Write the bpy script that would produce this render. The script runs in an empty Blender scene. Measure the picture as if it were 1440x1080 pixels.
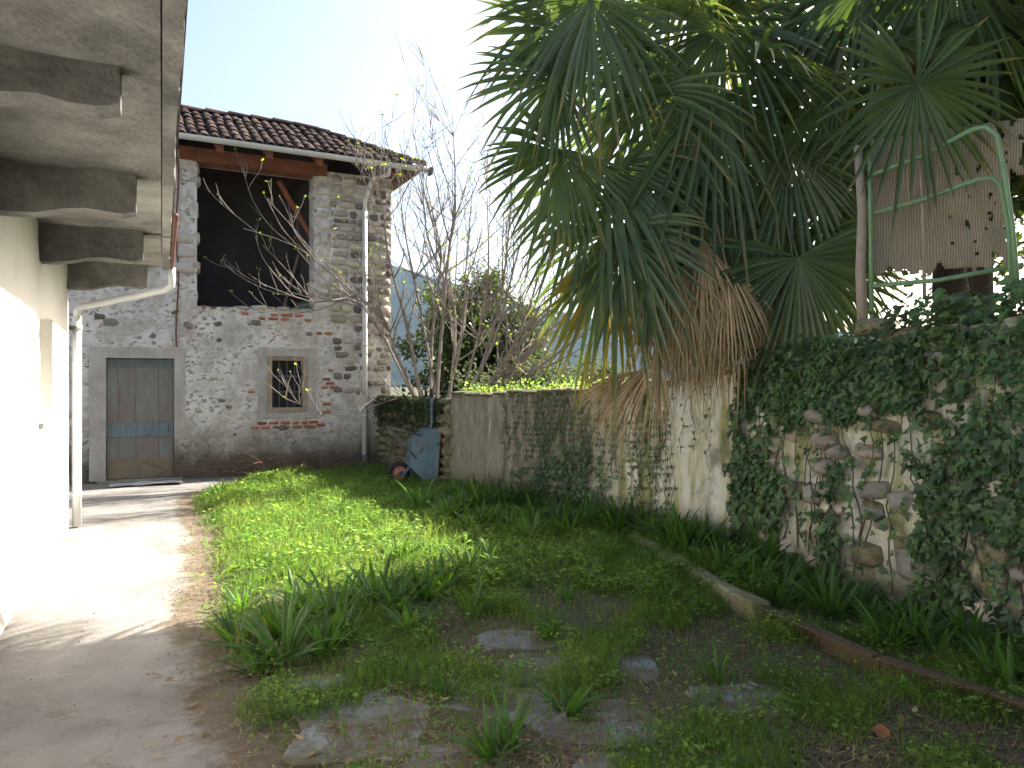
import bpy, math, random
import numpy as np
from mathutils import Vector, Matrix, noise as mnoise
random.seed(7); rng = np.random.default_rng(7)
scene = bpy.context.scene
COL = scene.collection
R = math.radians
# ---------------------------------------------------------------- camera, light, exposure
CAMH = 1.6
cd = bpy.data.cameras.new('camera'); cd.sensor_width = 36; cd.lens = 27; cd.clip_end = 5000; cd.clip_start = 0.05
cam = bpy.data.objects.new('camera', cd); COL.objects.link(cam)
cam.location = (0, 0, CAMH); cam.rotation_euler = (R(90), 0, 0); scene.camera = cam
SUN = Vector((1.145, 0.833, 1.0)).normalized()
SUN_EL = math.asin(SUN.z); SUN_AZ = math.atan2(SUN.x, SUN.y)
w = bpy.data.worlds.new('World'); scene.world = w; w.use_nodes = True
nt = w.node_tree; bg = nt.nodes['Background']
sky = nt.nodes.new('ShaderNodeTexSky'); sky.sky_type = 'NISHITA'; sky.sun_disc = False
sky.sun_elevation = SUN_EL; sky.sun_rotation = SUN_AZ; sky.air_density = 1.0; sky.dust_density = 5.0; sky.ozone_density = 1.0
nt.links.new(sky.outputs[0], bg.inputs[0]); bg.inputs[1].default_value = 0.076
sd = bpy.data.lights.new('sun', 'SUN'); sd.energy = 5.0; sd.angle = R(0.53); sd.color = (1, 0.95, 0.87)
so = bpy.data.objects.new('sun', sd); COL.objects.link(so); so.location = (10, 8, 15)
so.rotation_euler = SUN.to_track_quat('Z', 'Y').to_euler()
vs = scene.view_settings; vs.view_transform = 'Standard'; vs.look = 'None'; vs.gamma = 1; vs.use_curve_mapping = False
vs.exposure = 2.22

# ---------------------------------------------------------------- helpers
F = 1080.0
def P(px, py, d): return Vector(((px - 720) / F * d, d, CAMH + (540 - py) / F * d))
def G(px, py):
    d = CAMH * F / (py - 540); return Vector(((px - 720) / F * d, d, 0))
def nz(x, y, z=0.0): return mnoise.noise(Vector((x, y, z)))
def fbm(x, y, z=0.0): return nz(x, y, z) + .5 * nz(2.1 * x, 2.1 * y, z + 3) + .25 * nz(4.3 * x, 4.3 * y, z + 7)

def link(me, name, mat, parent=None, smooth=False):
    o = bpy.data.objects.new(name, me); COL.objects.link(o)
    if mat and not me.materials: me.materials.append(mat)
    if parent: o.parent = parent
    if smooth: me.polygons.foreach_set('use_smooth', [True] * len(me.polygons))
    return o
def mk(name, V, Fc, mat, parent=None, smooth=False):
    me = bpy.data.meshes.new(name); me.from_pydata([tuple(v) for v in V], [], Fc); me.update()
    return link(me, name, mat, parent, smooth)
def empty(name, loc=(0, 0, 0), parent=None):
    o = bpy.data.objects.new(name, None); COL.objects.link(o); o.location = loc; o.empty_display_size = .1
    if parent: o.parent = parent
    return o
def tag(o, label=None, cat=None, group=None, kind=None):
    if label: o['label'] = label
    if cat: o['category'] = cat
    if group: o['group'] = group
    if kind: o['kind'] = kind
    return o
class MB:
    def __init__(s): s.v = []; s.f = []
    def add(s, V, Fc):
        n = len(s.v); s.v += [tuple(v) for v in V]; s.f += [tuple(i + n for i in f) for f in Fc]
    def hexa(s, p):  # 8 points: bottom 4 ccw, top 4 ccw
        s.add(p, [(3, 2, 1, 0), (4, 5, 6, 7), (0, 1, 5, 4), (1, 2, 6, 5), (2, 3, 7, 6), (3, 0, 4, 7)])
    def box(s, fr, a0, a1, b0, b1, c0, c1):
        s.hexa([fr(a0, b0, c0), fr(a1, b0, c0), fr(a1, b1, c0), fr(a0, b1, c0), fr(a0, b0, c1), fr(a1, b0, c1), fr(a1, b1, c1), fr(a0, b1, c1)])
    def tube(s, pts, rad, n=6, cap=True):
        pts = [Vector(p) for p in pts]; m = len(pts)
        if not hasattr(rad, '__len__'): rad = [rad] * m
        b = len(s.v); prev = None
        for i, p in enumerate(pts):
            t = (pts[min(i + 1, m - 1)] - pts[max(i - 1, 0)]).normalized()
            if prev is None: a = t.orthogonal().normalized()
            else:
                a = prev - t * prev.dot(t); a = a.normalized() if a.length > 1e-5 else t.orthogonal().normalized()
            prev = a; c = t.cross(a)
            for k in range(n):
                an = 2 * math.pi * k / n; s.v.append(tuple(p + (a * math.cos(an) + c * math.sin(an)) * rad[i]))
        for i in range(m - 1):
            for k in range(n):
                k2 = (k + 1) % n
                s.f.append((b + i * n + k, b + i * n + k2, b + (i + 1) * n + k2, b + (i + 1) * n + k))
        if cap:
            s.f.append(tuple(b + k for k in range(n))[::-1]); s.f.append(tuple(b + (m - 1) * n + k for k in range(n)))
    def build(s, name, mat, parent=None, smooth=False): return mk(name, s.v, s.f, mat, parent, smooth)
def wframe(x, y, z): return Vector((x, y, z))

def frames(nrm, spin):
    n = nrm / np.linalg.norm(nrm, axis=1, keepdims=True)
    ref = np.where(np.abs(n[:, 2:3]) < .95, np.array([[0, 0, 1.]]), np.array([[1., 0, 0]]))
    a = np.cross(ref, n); a /= np.linalg.norm(a, axis=1, keepdims=True); b = np.cross(n, a)
    c, s_ = np.cos(spin)[:, None], np.sin(spin)[:, None]
    return np.stack([a * c + b * s_, -a * s_ + b * c, n], axis=2)   # columns x,y,z
def bake(name, tv, tf, pos, rot, scale, mat, parent=None, smooth=False):
    tv = np.array(tv, float); N = len(pos); k = len(tv)
    scale = np.asarray(scale, float)
    if scale.ndim == 1: scale = np.repeat(scale[:, None], 3, axis=1)
    V = np.einsum('nij,nkj->nki', rot, tv[None] * scale[:, None, :]) + pos[:, None, :]
    me = bpy.data.meshes.new(name)
    L = [len(f) for f in tf]; fl = np.concatenate([np.array(f) for f in tf])
    me.vertices.add(N * k); me.vertices.foreach_set('co', V.reshape(-1))
    nl = len(fl); me.loops.add(N * nl)
    me.loops.foreach_set('vertex_index', (fl[None] + (np.arange(N) * k)[:, None]).reshape(-1).astype(np.int32))
    st = np.cumsum([0] + L[:-1])
    me.polygons.add(N * len(tf))
    me.polygons.foreach_set('loop_start', (st[None] + (np.arange(N) * nl)[:, None]).reshape(-1).astype(np.int32))
    me.polygons.foreach_set('loop_total', np.tile(L, N).astype(np.int32))
    me.update(calc_edges=True)
    return link(me, name, mat, parent, smooth)

# ---------------------------------------------------------------- materials
def nodes_of(name):
    m = bpy.data.materials.new(name); m.use_nodes = True; t = m.node_tree
    return m, t, t.nodes, t.links, t.nodes['Principled BSDF']
def ramp(N, cols, pos=None):
    r = N.new('ShaderNodeValToRGB'); e = r.color_ramp.elements
    while len(e) < len(cols): e.new(.5)
    for i, c in enumerate(cols):
        e[i].position = pos[i] if pos else .28 + .44 * i / max(1, len(cols) - 1); e[i].color = (*c, 1)
    return r
def M(name, cols, scale=3., detail=8, rough=.9, bump=.3, bscale=30., rnd=0., isl=False, trans=0., tcol=None, stretch=None, spec=.3, uv=False, bdist=.02, hue=0.):
    m, t, N, L, b = nodes_of(name)
    tc = N.new('ShaderNodeTexCoord'); oi = N.new('ShaderNodeObjectInfo')
    src = tc.outputs['UV' if uv else 'Object']
    if stretch:
        mp = N.new('ShaderNodeMapping'); mp.inputs['Scale'].default_value = stretch; L.new(src, mp.inputs[0]); src = mp.outputs[0]
    n = N.new('ShaderNodeTexNoise'); n.noise_dimensions = '4D'; n.inputs['Scale'].default_value = scale; n.inputs['Detail'].default_value = detail
    n.inputs['Roughness'].default_value = .65
    L.new(src, n.inputs['Vector'])
    mu = N.new('ShaderNodeMath'); mu.operation = 'MULTIPLY'; mu.inputs[1].default_value = 40; L.new(oi.outputs['Random'], mu.inputs[0]); L.new(mu.outputs[0], n.inputs['W'])
    rp = ramp(N, cols); L.new(n.outputs['Fac'], rp.inputs[0]); col = rp.outputs[0]
    if rnd > 0:
        if isl: g = N.new('ShaderNodeNewGeometry'); rs = g.outputs['Random Per Island']
        else: rs = oi.outputs['Random']
        mr = N.new('ShaderNodeMapRange'); mr.inputs['To Min'].default_value = 1 - rnd; mr.inputs['To Max'].default_value = 1 + rnd; L.new(rs, mr.inputs[0])
        hs = N.new('ShaderNodeHueSaturation'); L.new(mr.outputs[0], hs.inputs['Value']); L.new(col, hs.inputs['Color'])
        if hue:
            m2 = N.new('ShaderNodeMath'); m2.operation = 'MULTIPLY'; m2.inputs[1].default_value = 7.31; L.new(rs, m2.inputs[0])
            m3 = N.new('ShaderNodeMath'); m3.operation = 'FRACT'; L.new(m2.outputs[0], m3.inputs[0])
            m4 = N.new('ShaderNodeMapRange'); m4.inputs['To Min'].default_value = .5 - hue; m4.inputs['To Max'].default_value = .5 + hue; L.new(m3.outputs[0], m4.inputs[0]); L.new(m4.outputs[0], hs.inputs['Hue'])
        col = hs.outputs[0]
    L.new(col, b.inputs['Base Color']); b.inputs['Roughness'].default_value = rough; b.inputs['Specular IOR Level'].default_value = spec
    if bump > 0:
        n2 = N.new('ShaderNodeTexNoise'); n2.inputs['Scale'].default_value = bscale; n2.inputs['Detail'].default_value = 6; L.new(src, n2.inputs['Vector'])
        bp = N.new('ShaderNodeBump'); bp.inputs['Strength'].default_value = bump; bp.inputs['Distance'].default_value = bdist
        L.new(n2.outputs['Fac'], bp.inputs['Height']); L.new(bp.outputs[0], b.inputs['Normal'])
    if trans > 0:
        tr = N.new('ShaderNodeBsdfTranslucent'); mx = N.new('ShaderNodeMixShader'); mx.inputs[0].default_value = trans
        if tcol:
            mc = N.new('ShaderNodeMixRGB'); mc.blend_type = 'MULTIPLY'; mc.inputs[0].default_value = 1; mc.inputs[2].default_value = (*tcol, 1); L.new(col, mc.inputs[1]); L.new(mc.outputs[0], tr.inputs[0])
        else: L.new(col, tr.inputs[0])
        L.new(b.outputs[0], mx.inputs[1]); L.new(tr.outputs[0], mx.inputs[2]); L.new(mx.outputs[0], t.nodes['Material Output'].inputs[0])
    return m
def insert_mix(m, fac_builder, color):
    t = m.node_tree; N, L = t.nodes, t.links; b = N['Principled BSDF']; src = b.inputs['Base Color'].links[0].from_socket
    tg = [l.to_socket for l in src.links]; x = N.new('ShaderNodeMixRGB'); x.inputs[2].default_value = (*color, 1); L.new(fac_builder(N, L), x.inputs[0])
    for k in tg: L.new(x.outputs[0], k)
    L.new(src, x.inputs[1])
def tip_fac(N, L):
    a = N.new('ShaderNodeAttribute'); a.attribute_name = 'tip'; g = N.new('ShaderNodeNewGeometry'); k = N.new('ShaderNodeMath'); k.operation = 'MULTIPLY_ADD'; k.inputs[1].default_value = .22; L.new(g.outputs['Random Per Island'], k.inputs[0]); L.new(a.outputs['Fac'], k.inputs[2])
    rp = ramp(N, [(0, 0, 0), (.9, .9, .9)], [.97, 1.12 / 1.2]); rp.color_ramp.elements[0].position = .80; rp.color_ramp.elements[1].position = .97
    d = N.new('ShaderNodeMath'); d.operation = 'MULTIPLY'; d.inputs[1].default_value = .86; L.new(k.outputs[0], d.inputs[0]); L.new(d.outputs[0], rp.inputs[0]); return rp.outputs[0]
LT = (2.2, 2.1, .75)
m_frond = M('palm_leaf', [(.038, .068, .024), (.06, .10, .034), (.092, .135, .05)], 2, rough=.36, bump=0, rnd=.25, isl=True, trans=.38, tcol=LT, spec=.5, hue=.012)
m_yfrond = M('yellowing_palm_leaf', [(.09, .12, .02), (.19, .18, .03), (.27, .19, .04)], 3, rough=.5, bump=0, rnd=.25, isl=True, trans=.4, tcol=(1.6, 1.3, .6))
m_dead = M('dry_palm_leaf', [(.22, .15, .075), (.38, .27, .145), (.50, .38, .22)], 4, rough=.85, bump=0, rnd=.35, isl=True, trans=.15)
m_pet = M('palm_petiole', [(.06, .09, .025), (.09, .12, .04)], 6, rough=.5, bump=0)
m_fibre = M('palm_fibre', [(.02, .014, .01), (.06, .042, .028), (.10, .07, .045)], 9, bump=.9, bscale=40, stretch=(1, 1, .25))
m_ivy = M('ivy_leaf', [(.03, .062, .02), (.052, .10, .03), (.09, .145, .042)], 1.5, rough=.5, bump=0, rnd=.5, isl=True, trans=.2, tcol=(2, 2, .9), spec=.5, hue=.02)
m_stem = M('ivy_stem', [(.07, .05, .035), (.14, .10, .07)], 8, bump=.2)
m_grass = M('grass_blade', [(.055, .105, .024), (.085, .145, .032), (.145, .175, .052)], .9, rough=.6, bump=0, rnd=.35, isl=True, spec=.15, trans=.5, tcol=(2.7, 2.6, 1.45), hue=.025)
m_weed = M('weed_leaf', [(.07, .135, .03), (.11, .19, .042), (.165, .24, .065)], .8, rough=.6, bump=0, rnd=.35, isl=True, spec=.15, trans=.5, tcol=(2.7, 2.6, 1.45), hue=.02)
m_straw = M('dry_straw', [(.12, .085, .05), (.22, .16, .10)], 2, bump=0, rnd=.4, isl=True)
m_strap = M('strap_leaf', [(.035, .085, .02), (.055, .12, .026), (.08, .15, .034)], 2, rough=.5, bump=0, rnd=.3, isl=True, trans=.4, tcol=(2.2, 2.2, .7), spec=.25)
insert_mix(m_frond, tip_fac, (.22, .17, .06))
m_bark = M('fig_bark', [(.13, .105, .09), (.21, .175, .15), (.30, .26, .22)], 5, bump=.3, bscale=50)
m_bud = M('young_leaf', [(.14, .22, .02), (.24, .32, .035)], 4, rough=.5, bump=0, rnd=.3, isl=True, trans=.5, tcol=(1.8, 1.8, .8))
m_dark = M('evergreen_leaf', [(.018, .032, .012), (.03, .05, .016), (.045, .07, .02)], 1.2, rough=.45, bump=0, rnd=.4, isl=True, trans=.3, tcol=(3, 2.8, .8), spec=.4, hue=.025)
m_olive = M('greygreen_leaf', [(.07, .09, .045), (.12, .14, .075)], 2, bump=0, rnd=.3, isl=True, trans=.3, tcol=(1.6, 1.6, .9))
m_trunk = M('tree_bark', [(.045, .035, .027), (.09, .07, .055)], 6, bump=.7, bscale=25, stretch=(1, 1, .3))
m_soil = M('soil', [(.04, .034, .02), (.07, .056, .036), (.055, .07, .022), (.10, .08, .055)], 1.3, bump=.8, bscale=22, bdist=.03)
m_path = M('old_concrete', [(.095, .086, .074), (.17, .157, .14), (.225, .21, .188), (.31, .29, .26)], 1.3, detail=14, bump=.7, bscale=38, bdist=.012)
m_slab = M('bluish_concrete', [(.12, .125, .10), (.20, .205, .20), (.25, .265, .275)], 2.6, bump=.5, bscale=30, rnd=.15)
def slab_mat():
    m, t, N, L, b = nodes_of('sunken_concrete'); tc = N.new('ShaderNodeTexCoord')
    def nse(sc, d=8):
        n = N.new('ShaderNodeTexNoise'); n.inputs['Scale'].default_value = sc; n.inputs['Detail'].default_value = d; n.inputs['Roughness'].default_value = .7; L.new(tc.outputs['Object'], n.inputs[0]); return n.outputs['Fac']
    a = ramp(N, [(.10, .108, .108), (.17, .185, .20), (.235, .26, .285)]); L.new(nse(5), a.inputs[0])
    d = ramp(N, [(.06, .05, .03), (.10, .08, .05), (.07, .085, .03)]); L.new(nse(9), d.inputs[0])
    k = ramp(N, [(0, 0, 0), (1, 1, 1)], [.43, .58]); L.new(nse(2.6), k.inputs[0])
    x = N.new('ShaderNodeMixRGB'); L.new(k.outputs[0], x.inputs[0]); L.new(d.outputs[0], x.inputs[1]); L.new(a.outputs[0], x.inputs[2]); L.new(x.outputs[0], b.inputs['Base Color']); b.inputs['Roughness'].default_value = .9
    bp = N.new('ShaderNodeBump'); bp.inputs['Strength'].default_value = .7; bp.inputs['Distance'].default_value = .02; L.new(nse(24), bp.inputs['Height']); L.new(bp.outputs[0], b.inputs['Normal']); return m
m_slab = slab_mat()
m_white = M('white_plaster', [(.66, .65, .62), (.76, .75, .73), (.80, .80, .78)], 1.2, bump=.3, bscale=25)
def foot_fac(N, L):
    tc = N.new('ShaderNodeTexCoord'); sx = N.new('ShaderNodeSeparateXYZ'); L.new(tc.outputs['Object'], sx.inputs[0]); n = N.new('ShaderNodeTexNoise'); n.inputs['Scale'].default_value = 4; n.inputs['Detail'].default_value = 9; L.new(tc.outputs['Object'], n.inputs[0])
    k = N.new('ShaderNodeMath'); k.operation = 'MULTIPLY_ADD'; k.inputs[1].default_value = -.9; L.new(n.outputs['Fac'], k.inputs[0]); L.new(sx.outputs[2], k.inputs[2]); rp = ramp(N, [(.75, .75, .75), (0, 0, 0)], [0, .12]); ad = N.new('ShaderNodeMath'); ad.operation = 'ADD'; ad.inputs[1].default_value = .3; L.new(k.outputs[0], ad.inputs[0]); L.new(ad.outputs[0], rp.inputs[0]); return rp.outputs[0]
insert_mix(m_white, foot_fac, (.26, .235, .18))
m_soffit = M('stone_soffit', [(.055, .053, .05), (.145, .138, .126), (.28, .268, .245), (.40, .385, .35)], 1.5, detail=12, bump=1., bscale=26, rnd=.15, bdist=.02)
m_corbel = M('corbel_stone', [(.055, .053, .05), (.13, .124, .112), (.23, .218, .195)], 3.2, detail=12, bump=1., bscale=24, rnd=.3, bdist=.02)
m_pvc = M('grey_white_pvc', [(.50, .50, .49), (.60, .60, .58)], 3, rough=.45, bump=0)
m_rust = M('brown_gutter', [(.085, .035, .022), (.15, .06, .04)], 5, rough=.6, bump=.1)
m_stone = M('barn_stone', [(.26, .22, .165), (.42, .36, .28), (.54, .48, .39)], 6, bump=.6, bscale=35, rnd=.38, hue=.03)
m_sdark = M('dark_fieldstone', [(.10, .09, .08), (.18, .155, .13), (.26, .22, .175)], 6, bump=.6, bscale=35, rnd=.35, hue=.03)
m_block = M('dressed_block', [(.42, .375, .32), (.54, .49, .43), (.62, .58, .52)], 4, bump=.6, bscale=35, rnd=.15)
m_brick = M('brick', [(.26, .08, .045), (.36, .13, .075), (.42, .22, .15)], 7, bump=.5, bscale=40, rnd=.3)
m_tile = M('roof_tile', [(.026, .02, .018), (.052, .036, .03), (.09, .056, .045)], 5, bump=.4, bscale=40, rnd=.45, hue=.02, spec=.08, rough=1.)
m_beam = M('red_timber', [(.12, .045, .025), (.20, .075, .04), (.25, .10, .055)], 5, bump=.3, stretch=(1, 1, 1), rnd=.15)
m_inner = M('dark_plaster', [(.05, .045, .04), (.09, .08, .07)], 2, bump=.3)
m_frame = M('weathered_wood', [(.22, .17, .12), (.33, .26, .19)], 6, bump=.4, rnd=.15)
m_blueg = M('blue_grey_wood', [(.10, .12, .125), (.14, .17, .18), (.18, .21, .22)], 4, bump=.4, bscale=30, rnd=.12, stretch=(4, 4, .5))
m_plank = M('faded_plank', [(.19, .11, .095), (.19, .15, .125), (.18, .19, .165), (.22, .235, .21)], 1.9, bump=.4, bscale=30, rnd=.15, stretch=(3, 3, .8))
m_tanw = M('tan_wood', [(.19, .155, .10), (.27, .22, .15)], 4, bump=.4, rnd=.1)
m_iron = M('iron', [(.06, .06, .065), (.12, .12, .125)], 6, rough=.6, bump=.1)
m_blue = M('blue_paint', [(.13, .085, .06), (.075, .115, .145), (.08, .14, .185), (.12, .18, .22)], 3.5, rough=.5, bump=.15)
m_rubber = M('rubber', [(.015, .015, .016), (.035, .034, .033)], 9, rough=.85, bump=.1)
m_rim = M('faded_red_metal', [(.24, .09, .07), (.36, .16, .13)], 6, rough=.6, bump=.1)
m_moss = M('mossy_stone', [(.045, .06, .02), (.13, .115, .06), (.22, .19, .12), (.10, .11, .04)], 3, bump=.8, bscale=22, rnd=.25)
m_mossl = M('moss', [(.02, .032, .008), (.045, .06, .015)], 6, bump=0, rnd=.4, isl=True)
m_cobble = M('river_cobble', [(.15, .125, .10), (.24, .205, .165), (.30, .27, .22)], 5, rough=.8, bump=.3, bscale=45, rnd=.25)
m_pale = M('pale_granite', [(.17, .16, .135), (.25, .235, .20), (.30, .285, .245)], 6, bump=.5, rnd=.15)
m_gtube = M('green_tube', [(.13, .22, .11), (.18, .29, .15)], 5, rough=.45, bump=0)
m_post = M('bleached_wood', [(.24, .19, .14), (.36, .30, .24)], 6, bump=.4)
m_edge = M('rusty_steel', [(.05, .034, .022), (.085, .056, .034), (.075, .08, .03)], 3, bump=.4)
m_terra = M('terracotta', [(.30, .11, .06), (.38, .16, .10)], 6, bump=.2)
m_hill = M('haze_blue_forest', [(.014, .024, .028), (.028, .04, .042), (.045, .055, .052)], .05, detail=12, bump=0, spec=0.)  # blue of the distant air is mixed into the trees' base colour
m_glass = M('dusty_pane', [(.012, .014, .015), (.03, .034, .034)], 5, rough=.25, bump=0, spec=.5)
m_sheet = M('plastic_sheet', [(.35, .36, .37), (.5, .51, .52)], 4, rough=.5, bump=0)
m_kerb = M('mossy_kerb', [(.08, .10, .03), (.17, .155, .085), (.26, .235, .16)], 3, bump=.7)

def plaster_barn():
    m, t, N, L, b = nodes_of('barn_render')
    tc = N.new('ShaderNodeTexCoord'); o = tc.outputs['Object']
    def nse(s, d=8, r=.6):
        n = N.new('ShaderNodeTexNoise'); n.inputs['Scale'].default_value = s; n.inputs['Detail'].default_value = d; n.inputs['Roughness'].default_value = r; L.new(o, n.inputs[0]); return n.outputs['Fac']
    def mix(f, a, c):
        x = N.new('ShaderNodeMixRGB'); L.new(f, x.inputs[0])
        for i, v in ((1, a), (2, c)):
            if isinstance(v, tuple): x.inputs[i].default_value = (*v, 1)
            else: L.new(v, x.inputs[i])
        return x.outputs[0]
    base = ramp(N, [(.36, .315, .26), (.52, .475, .415), (.67, .63, .575), (.76, .73, .685)], [.32, .43, .51, .60]); L.new(nse(2.0, 12, .75), base.inputs[0])
    pink = ramp(N, [(0, 0, 0), (1, 1, 1)], [.55, .68]); L.new(nse(1.1, 5), pink.inputs[0])
    c = mix(pink.outputs[0], base.outputs[0], (.50, .39, .33))
    # small rubble showing through: voronoi cells gated by noise
    vo = N.new('ShaderNodeTexVoronoi'); vo.inputs['Scale'].default_value = 8.5; L.new(o, vo.inputs['Vector'])
    mp = N.new('ShaderNodeMapping'); mp.inputs['Scale'].default_value = (1, 1, 1.9); nv = N.new('ShaderNodeTexNoise'); nv.inputs['Scale'].default_value = 9; nv.inputs['Detail'].default_value = 5; L.new(o, nv.inputs[0])
    va = N.new('ShaderNodeVectorMath'); va.operation = 'MULTIPLY_ADD'; va.inputs[1].default_value = (.16, .16, .16); L.new(nv.outputs['Color'], va.inputs[0]); L.new(o, va.inputs[2])
    L.new(va.outputs[0], mp.inputs[0]); L.new(mp.outputs[0], vo.inputs['Vector'])
    near = ramp(N, [(1, 1, 1), (0, 0, 0)], [.28, .42]); L.new(vo.outputs['Distance'], near.inputs[0])
    gate = ramp(N, [(0, 0, 0), (.85, .85, .85)], [.47, .60]); L.new(nse(2.0, 8, .75), gate.inputs[0])
    mm = N.new('ShaderNodeMath'); mm.operation = 'MULTIPLY'; L.new(near.outputs[0], mm.inputs[0]); L.new(gate.outputs[0], mm.inputs[1])
    sc = N.new('ShaderNodeSeparateColor'); L.new(vo.outputs['Color'], sc.inputs[0])
    rc = ramp(N, [(.18, .15, .12), (.33, .26, .19), (.22, .20, .18), (.42, .33, .24)], [.1, .4, .6, .9]); L.new(sc.outputs[0], rc.inputs[0])
    c = mix(mm.outputs[0], c, rc.outputs[0])
    # damp foot
    sx = N.new('ShaderNodeSeparateXYZ'); L.new(o, sx.inputs[0])
    ft = ramp(N, [(1, 1, 1), (0, 0, 0)], [.05, .16]); dv = N.new('ShaderNodeMath'); dv.operation = 'MULTIPLY_ADD'; dv.inputs[1].default_value = .17
    L.new(sx.outputs[2], dv.inputs[0]); n3 = nse(3); s3 = N.new('ShaderNodeMath'); s3.operation = 'MULTIPLY_ADD'; s3.inputs[1].default_value = .12; s3.inputs[2].default_value = -.06
    L.new(n3, s3.inputs[0]); L.new(s3.outputs[0], dv.inputs[2]); L.new(dv.outputs[0], ft.inputs[0])
    c = mix(ft.outputs[0], c, (.15, .125, .09))
    L.new(c, b.inputs['Base Color']); b.inputs['Roughness'].default_value = .95; b.inputs['Specular IOR Level'].default_value = .15
    bp = N.new('ShaderNodeBump'); bp.inputs['Strength'].default_value = 1.; bp.inputs['Distance'].default_value = .05; L.new(nse(16, 10, .75), bp.inputs['Height'])
    bp2 = N.new('ShaderNodeBump'); bp2.inputs['Strength'].default_value = .5; bp2.inputs['Distance'].default_value = .02; L.new(mm.outputs[0], bp2.inputs['Height']); L.new(bp.outputs[0], bp2.inputs['Normal']); L.new(bp2.outputs[0], b.inputs['Normal'])
    return m
def plaster_garden():
    m, t, N, L, b = nodes_of('garden_wall_render')
    tc = N.new('ShaderNodeTexCoord'); o = tc.outputs['UV']
    def nse(s, d=8, st=None, r=.6):
        n = N.new('ShaderNodeTexNoise'); n.inputs['Scale'].default_value = s; n.inputs['Detail'].default_value = d; n.inputs['Roughness'].default_value = r
        mp = N.new('ShaderNodeMapping'); mp.inputs['Scale'].default_value = st or (1, 1, 1); L.new(o, mp.inputs[0]); L.new(mp.outputs[0], n.inputs[0]); return n.outputs['Fac']
    def mix(f, a, c):
        x = N.new('ShaderNodeMixRGB'); L.new(f, x.inputs[0])
        for i, v in ((1, a), (2, c)):
            if isinstance(v, tuple): x.inputs[i].default_value = (*v, 1)
            else: L.new(v, x.inputs[i])
        return x.outputs[0]
    sx = N.new('ShaderNodeSeparateXYZ'); L.new(o, sx.inputs[0])
    wob = N.new('ShaderNodeMath'); wob.operation = 'MULTIPLY_ADD'; wob.inputs[1].default_value = 1.2; L.new(nse(1.5, 4), wob.inputs[0]); L.new(sx.outputs[0], wob.inputs[2])
    ds = N.new('ShaderNodeMath'); ds.operation = 'DIVIDE'; ds.inputs[1].default_value = 10; L.new(wob.outputs[0], ds.inputs[0])
    zone = ramp(N, [(.0, 0, 0), (.12, 0, 0), (1, 1, 1), (1, 1, 1)], [.24, .36, .46, .9]); L.new(ds.outputs[0], zone.inputs[0])
    g = ramp(N, [(.11, .09, .065), (.20, .175, .13), (.26, .235, .185), (.40, .375, .325)], [.25, .45, .62, .8]); L.new(nse(5, 10, (1.6, .5, 1), .7), g.inputs[0])
    p = ramp(N, [(.20, .20, .075), (.38, .36, .19), (.60, .57, .47), (.68, .66, .58)], [.3, .43, .53, .7]); L.new(nse(2.4, 8, (2.2, .45, 1)), p.inputs[0])
    c = mix(zone.outputs[0], g.outputs[0], p.outputs[0])
    bl = ramp(N, [(0, 0, 0), (.75, .75, .75)], [.53, .66]); L.new(nse(1.9, 9, (1.3, .8, 1), .7), bl.inputs[0])
    c = mix(bl.outputs[0], c, (.13, .125, .085))
    # pale vertical drips
    dr = ramp(N, [(0, 0, 0), (1, 1, 1)], [.64, .72]); L.new(nse(4, 4, (3., .35, 1)), dr.inputs[0])
    c = mix(dr.outputs[0], c, (.45, .43, .37))
    ft = ramp(N, [(1, 1, 1), (0, 0, 0)], [.1, .42]); L.new(sx.outputs[1], ft.inputs[0])
    c = mix(ft.outputs[0], c, (.13, .125, .06))
    L.new(c, b.inputs['Base Color']); b.inputs['Roughness'].default_value = .95; b.inputs['Specular IOR Level'].default_value = .15
    bp = N.new('ShaderNodeBump'); bp.inputs['Strength'].default_value = .8; bp.inputs['Distance'].default_value = .03; L.new(nse(26, 8, None, .7), bp.inputs['Height']); L.new(bp.outputs[0], b.inputs['Normal'])
    return m
def mat_mat():
    m, t, N, L, b = nodes_of('woven_mat')
    tc = N.new('ShaderNodeTexCoord'); wv = N.new('ShaderNodeTexWave'); wv.inputs['Scale'].default_value = 14; wv.inputs['Distortion'].default_value = 1.5; wv.bands_direction = 'X'
    L.new(tc.outputs['UV'], wv.inputs[0]); r = ramp(N, [(.30, .245, .17), (.50, .43, .32)], [.1, .9]); L.new(wv.outputs['Fac'], r.inputs[0]); L.new(r.outputs[0], b.inputs['Base Color']); b.inputs['Roughness'].default_value = .9
    bp = N.new('ShaderNodeBump'); bp.inputs['Strength'].default_value = .5; bp.inputs['Distance'].default_value = .01; L.new(wv.outputs['Fac'], bp.inputs['Height']); L.new(bp.outputs[0], b.inputs['Normal'])
    tr = N.new('ShaderNodeBsdfTranslucent'); L.new(r.outputs[0], tr.inputs[0]); mx = N.new('ShaderNodeMixShader'); mx.inputs[0].default_value = .4
    L.new(b.outputs[0], mx.inputs[1]); L.new(tr.outputs[0], mx.inputs[2]); L.new(mx.outputs[0], t.nodes['Material Output'].inputs[0])
    return m
m_barn = plaster_barn(); m_gwall = plaster_garden(); m_mat = mat_mat()

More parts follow.
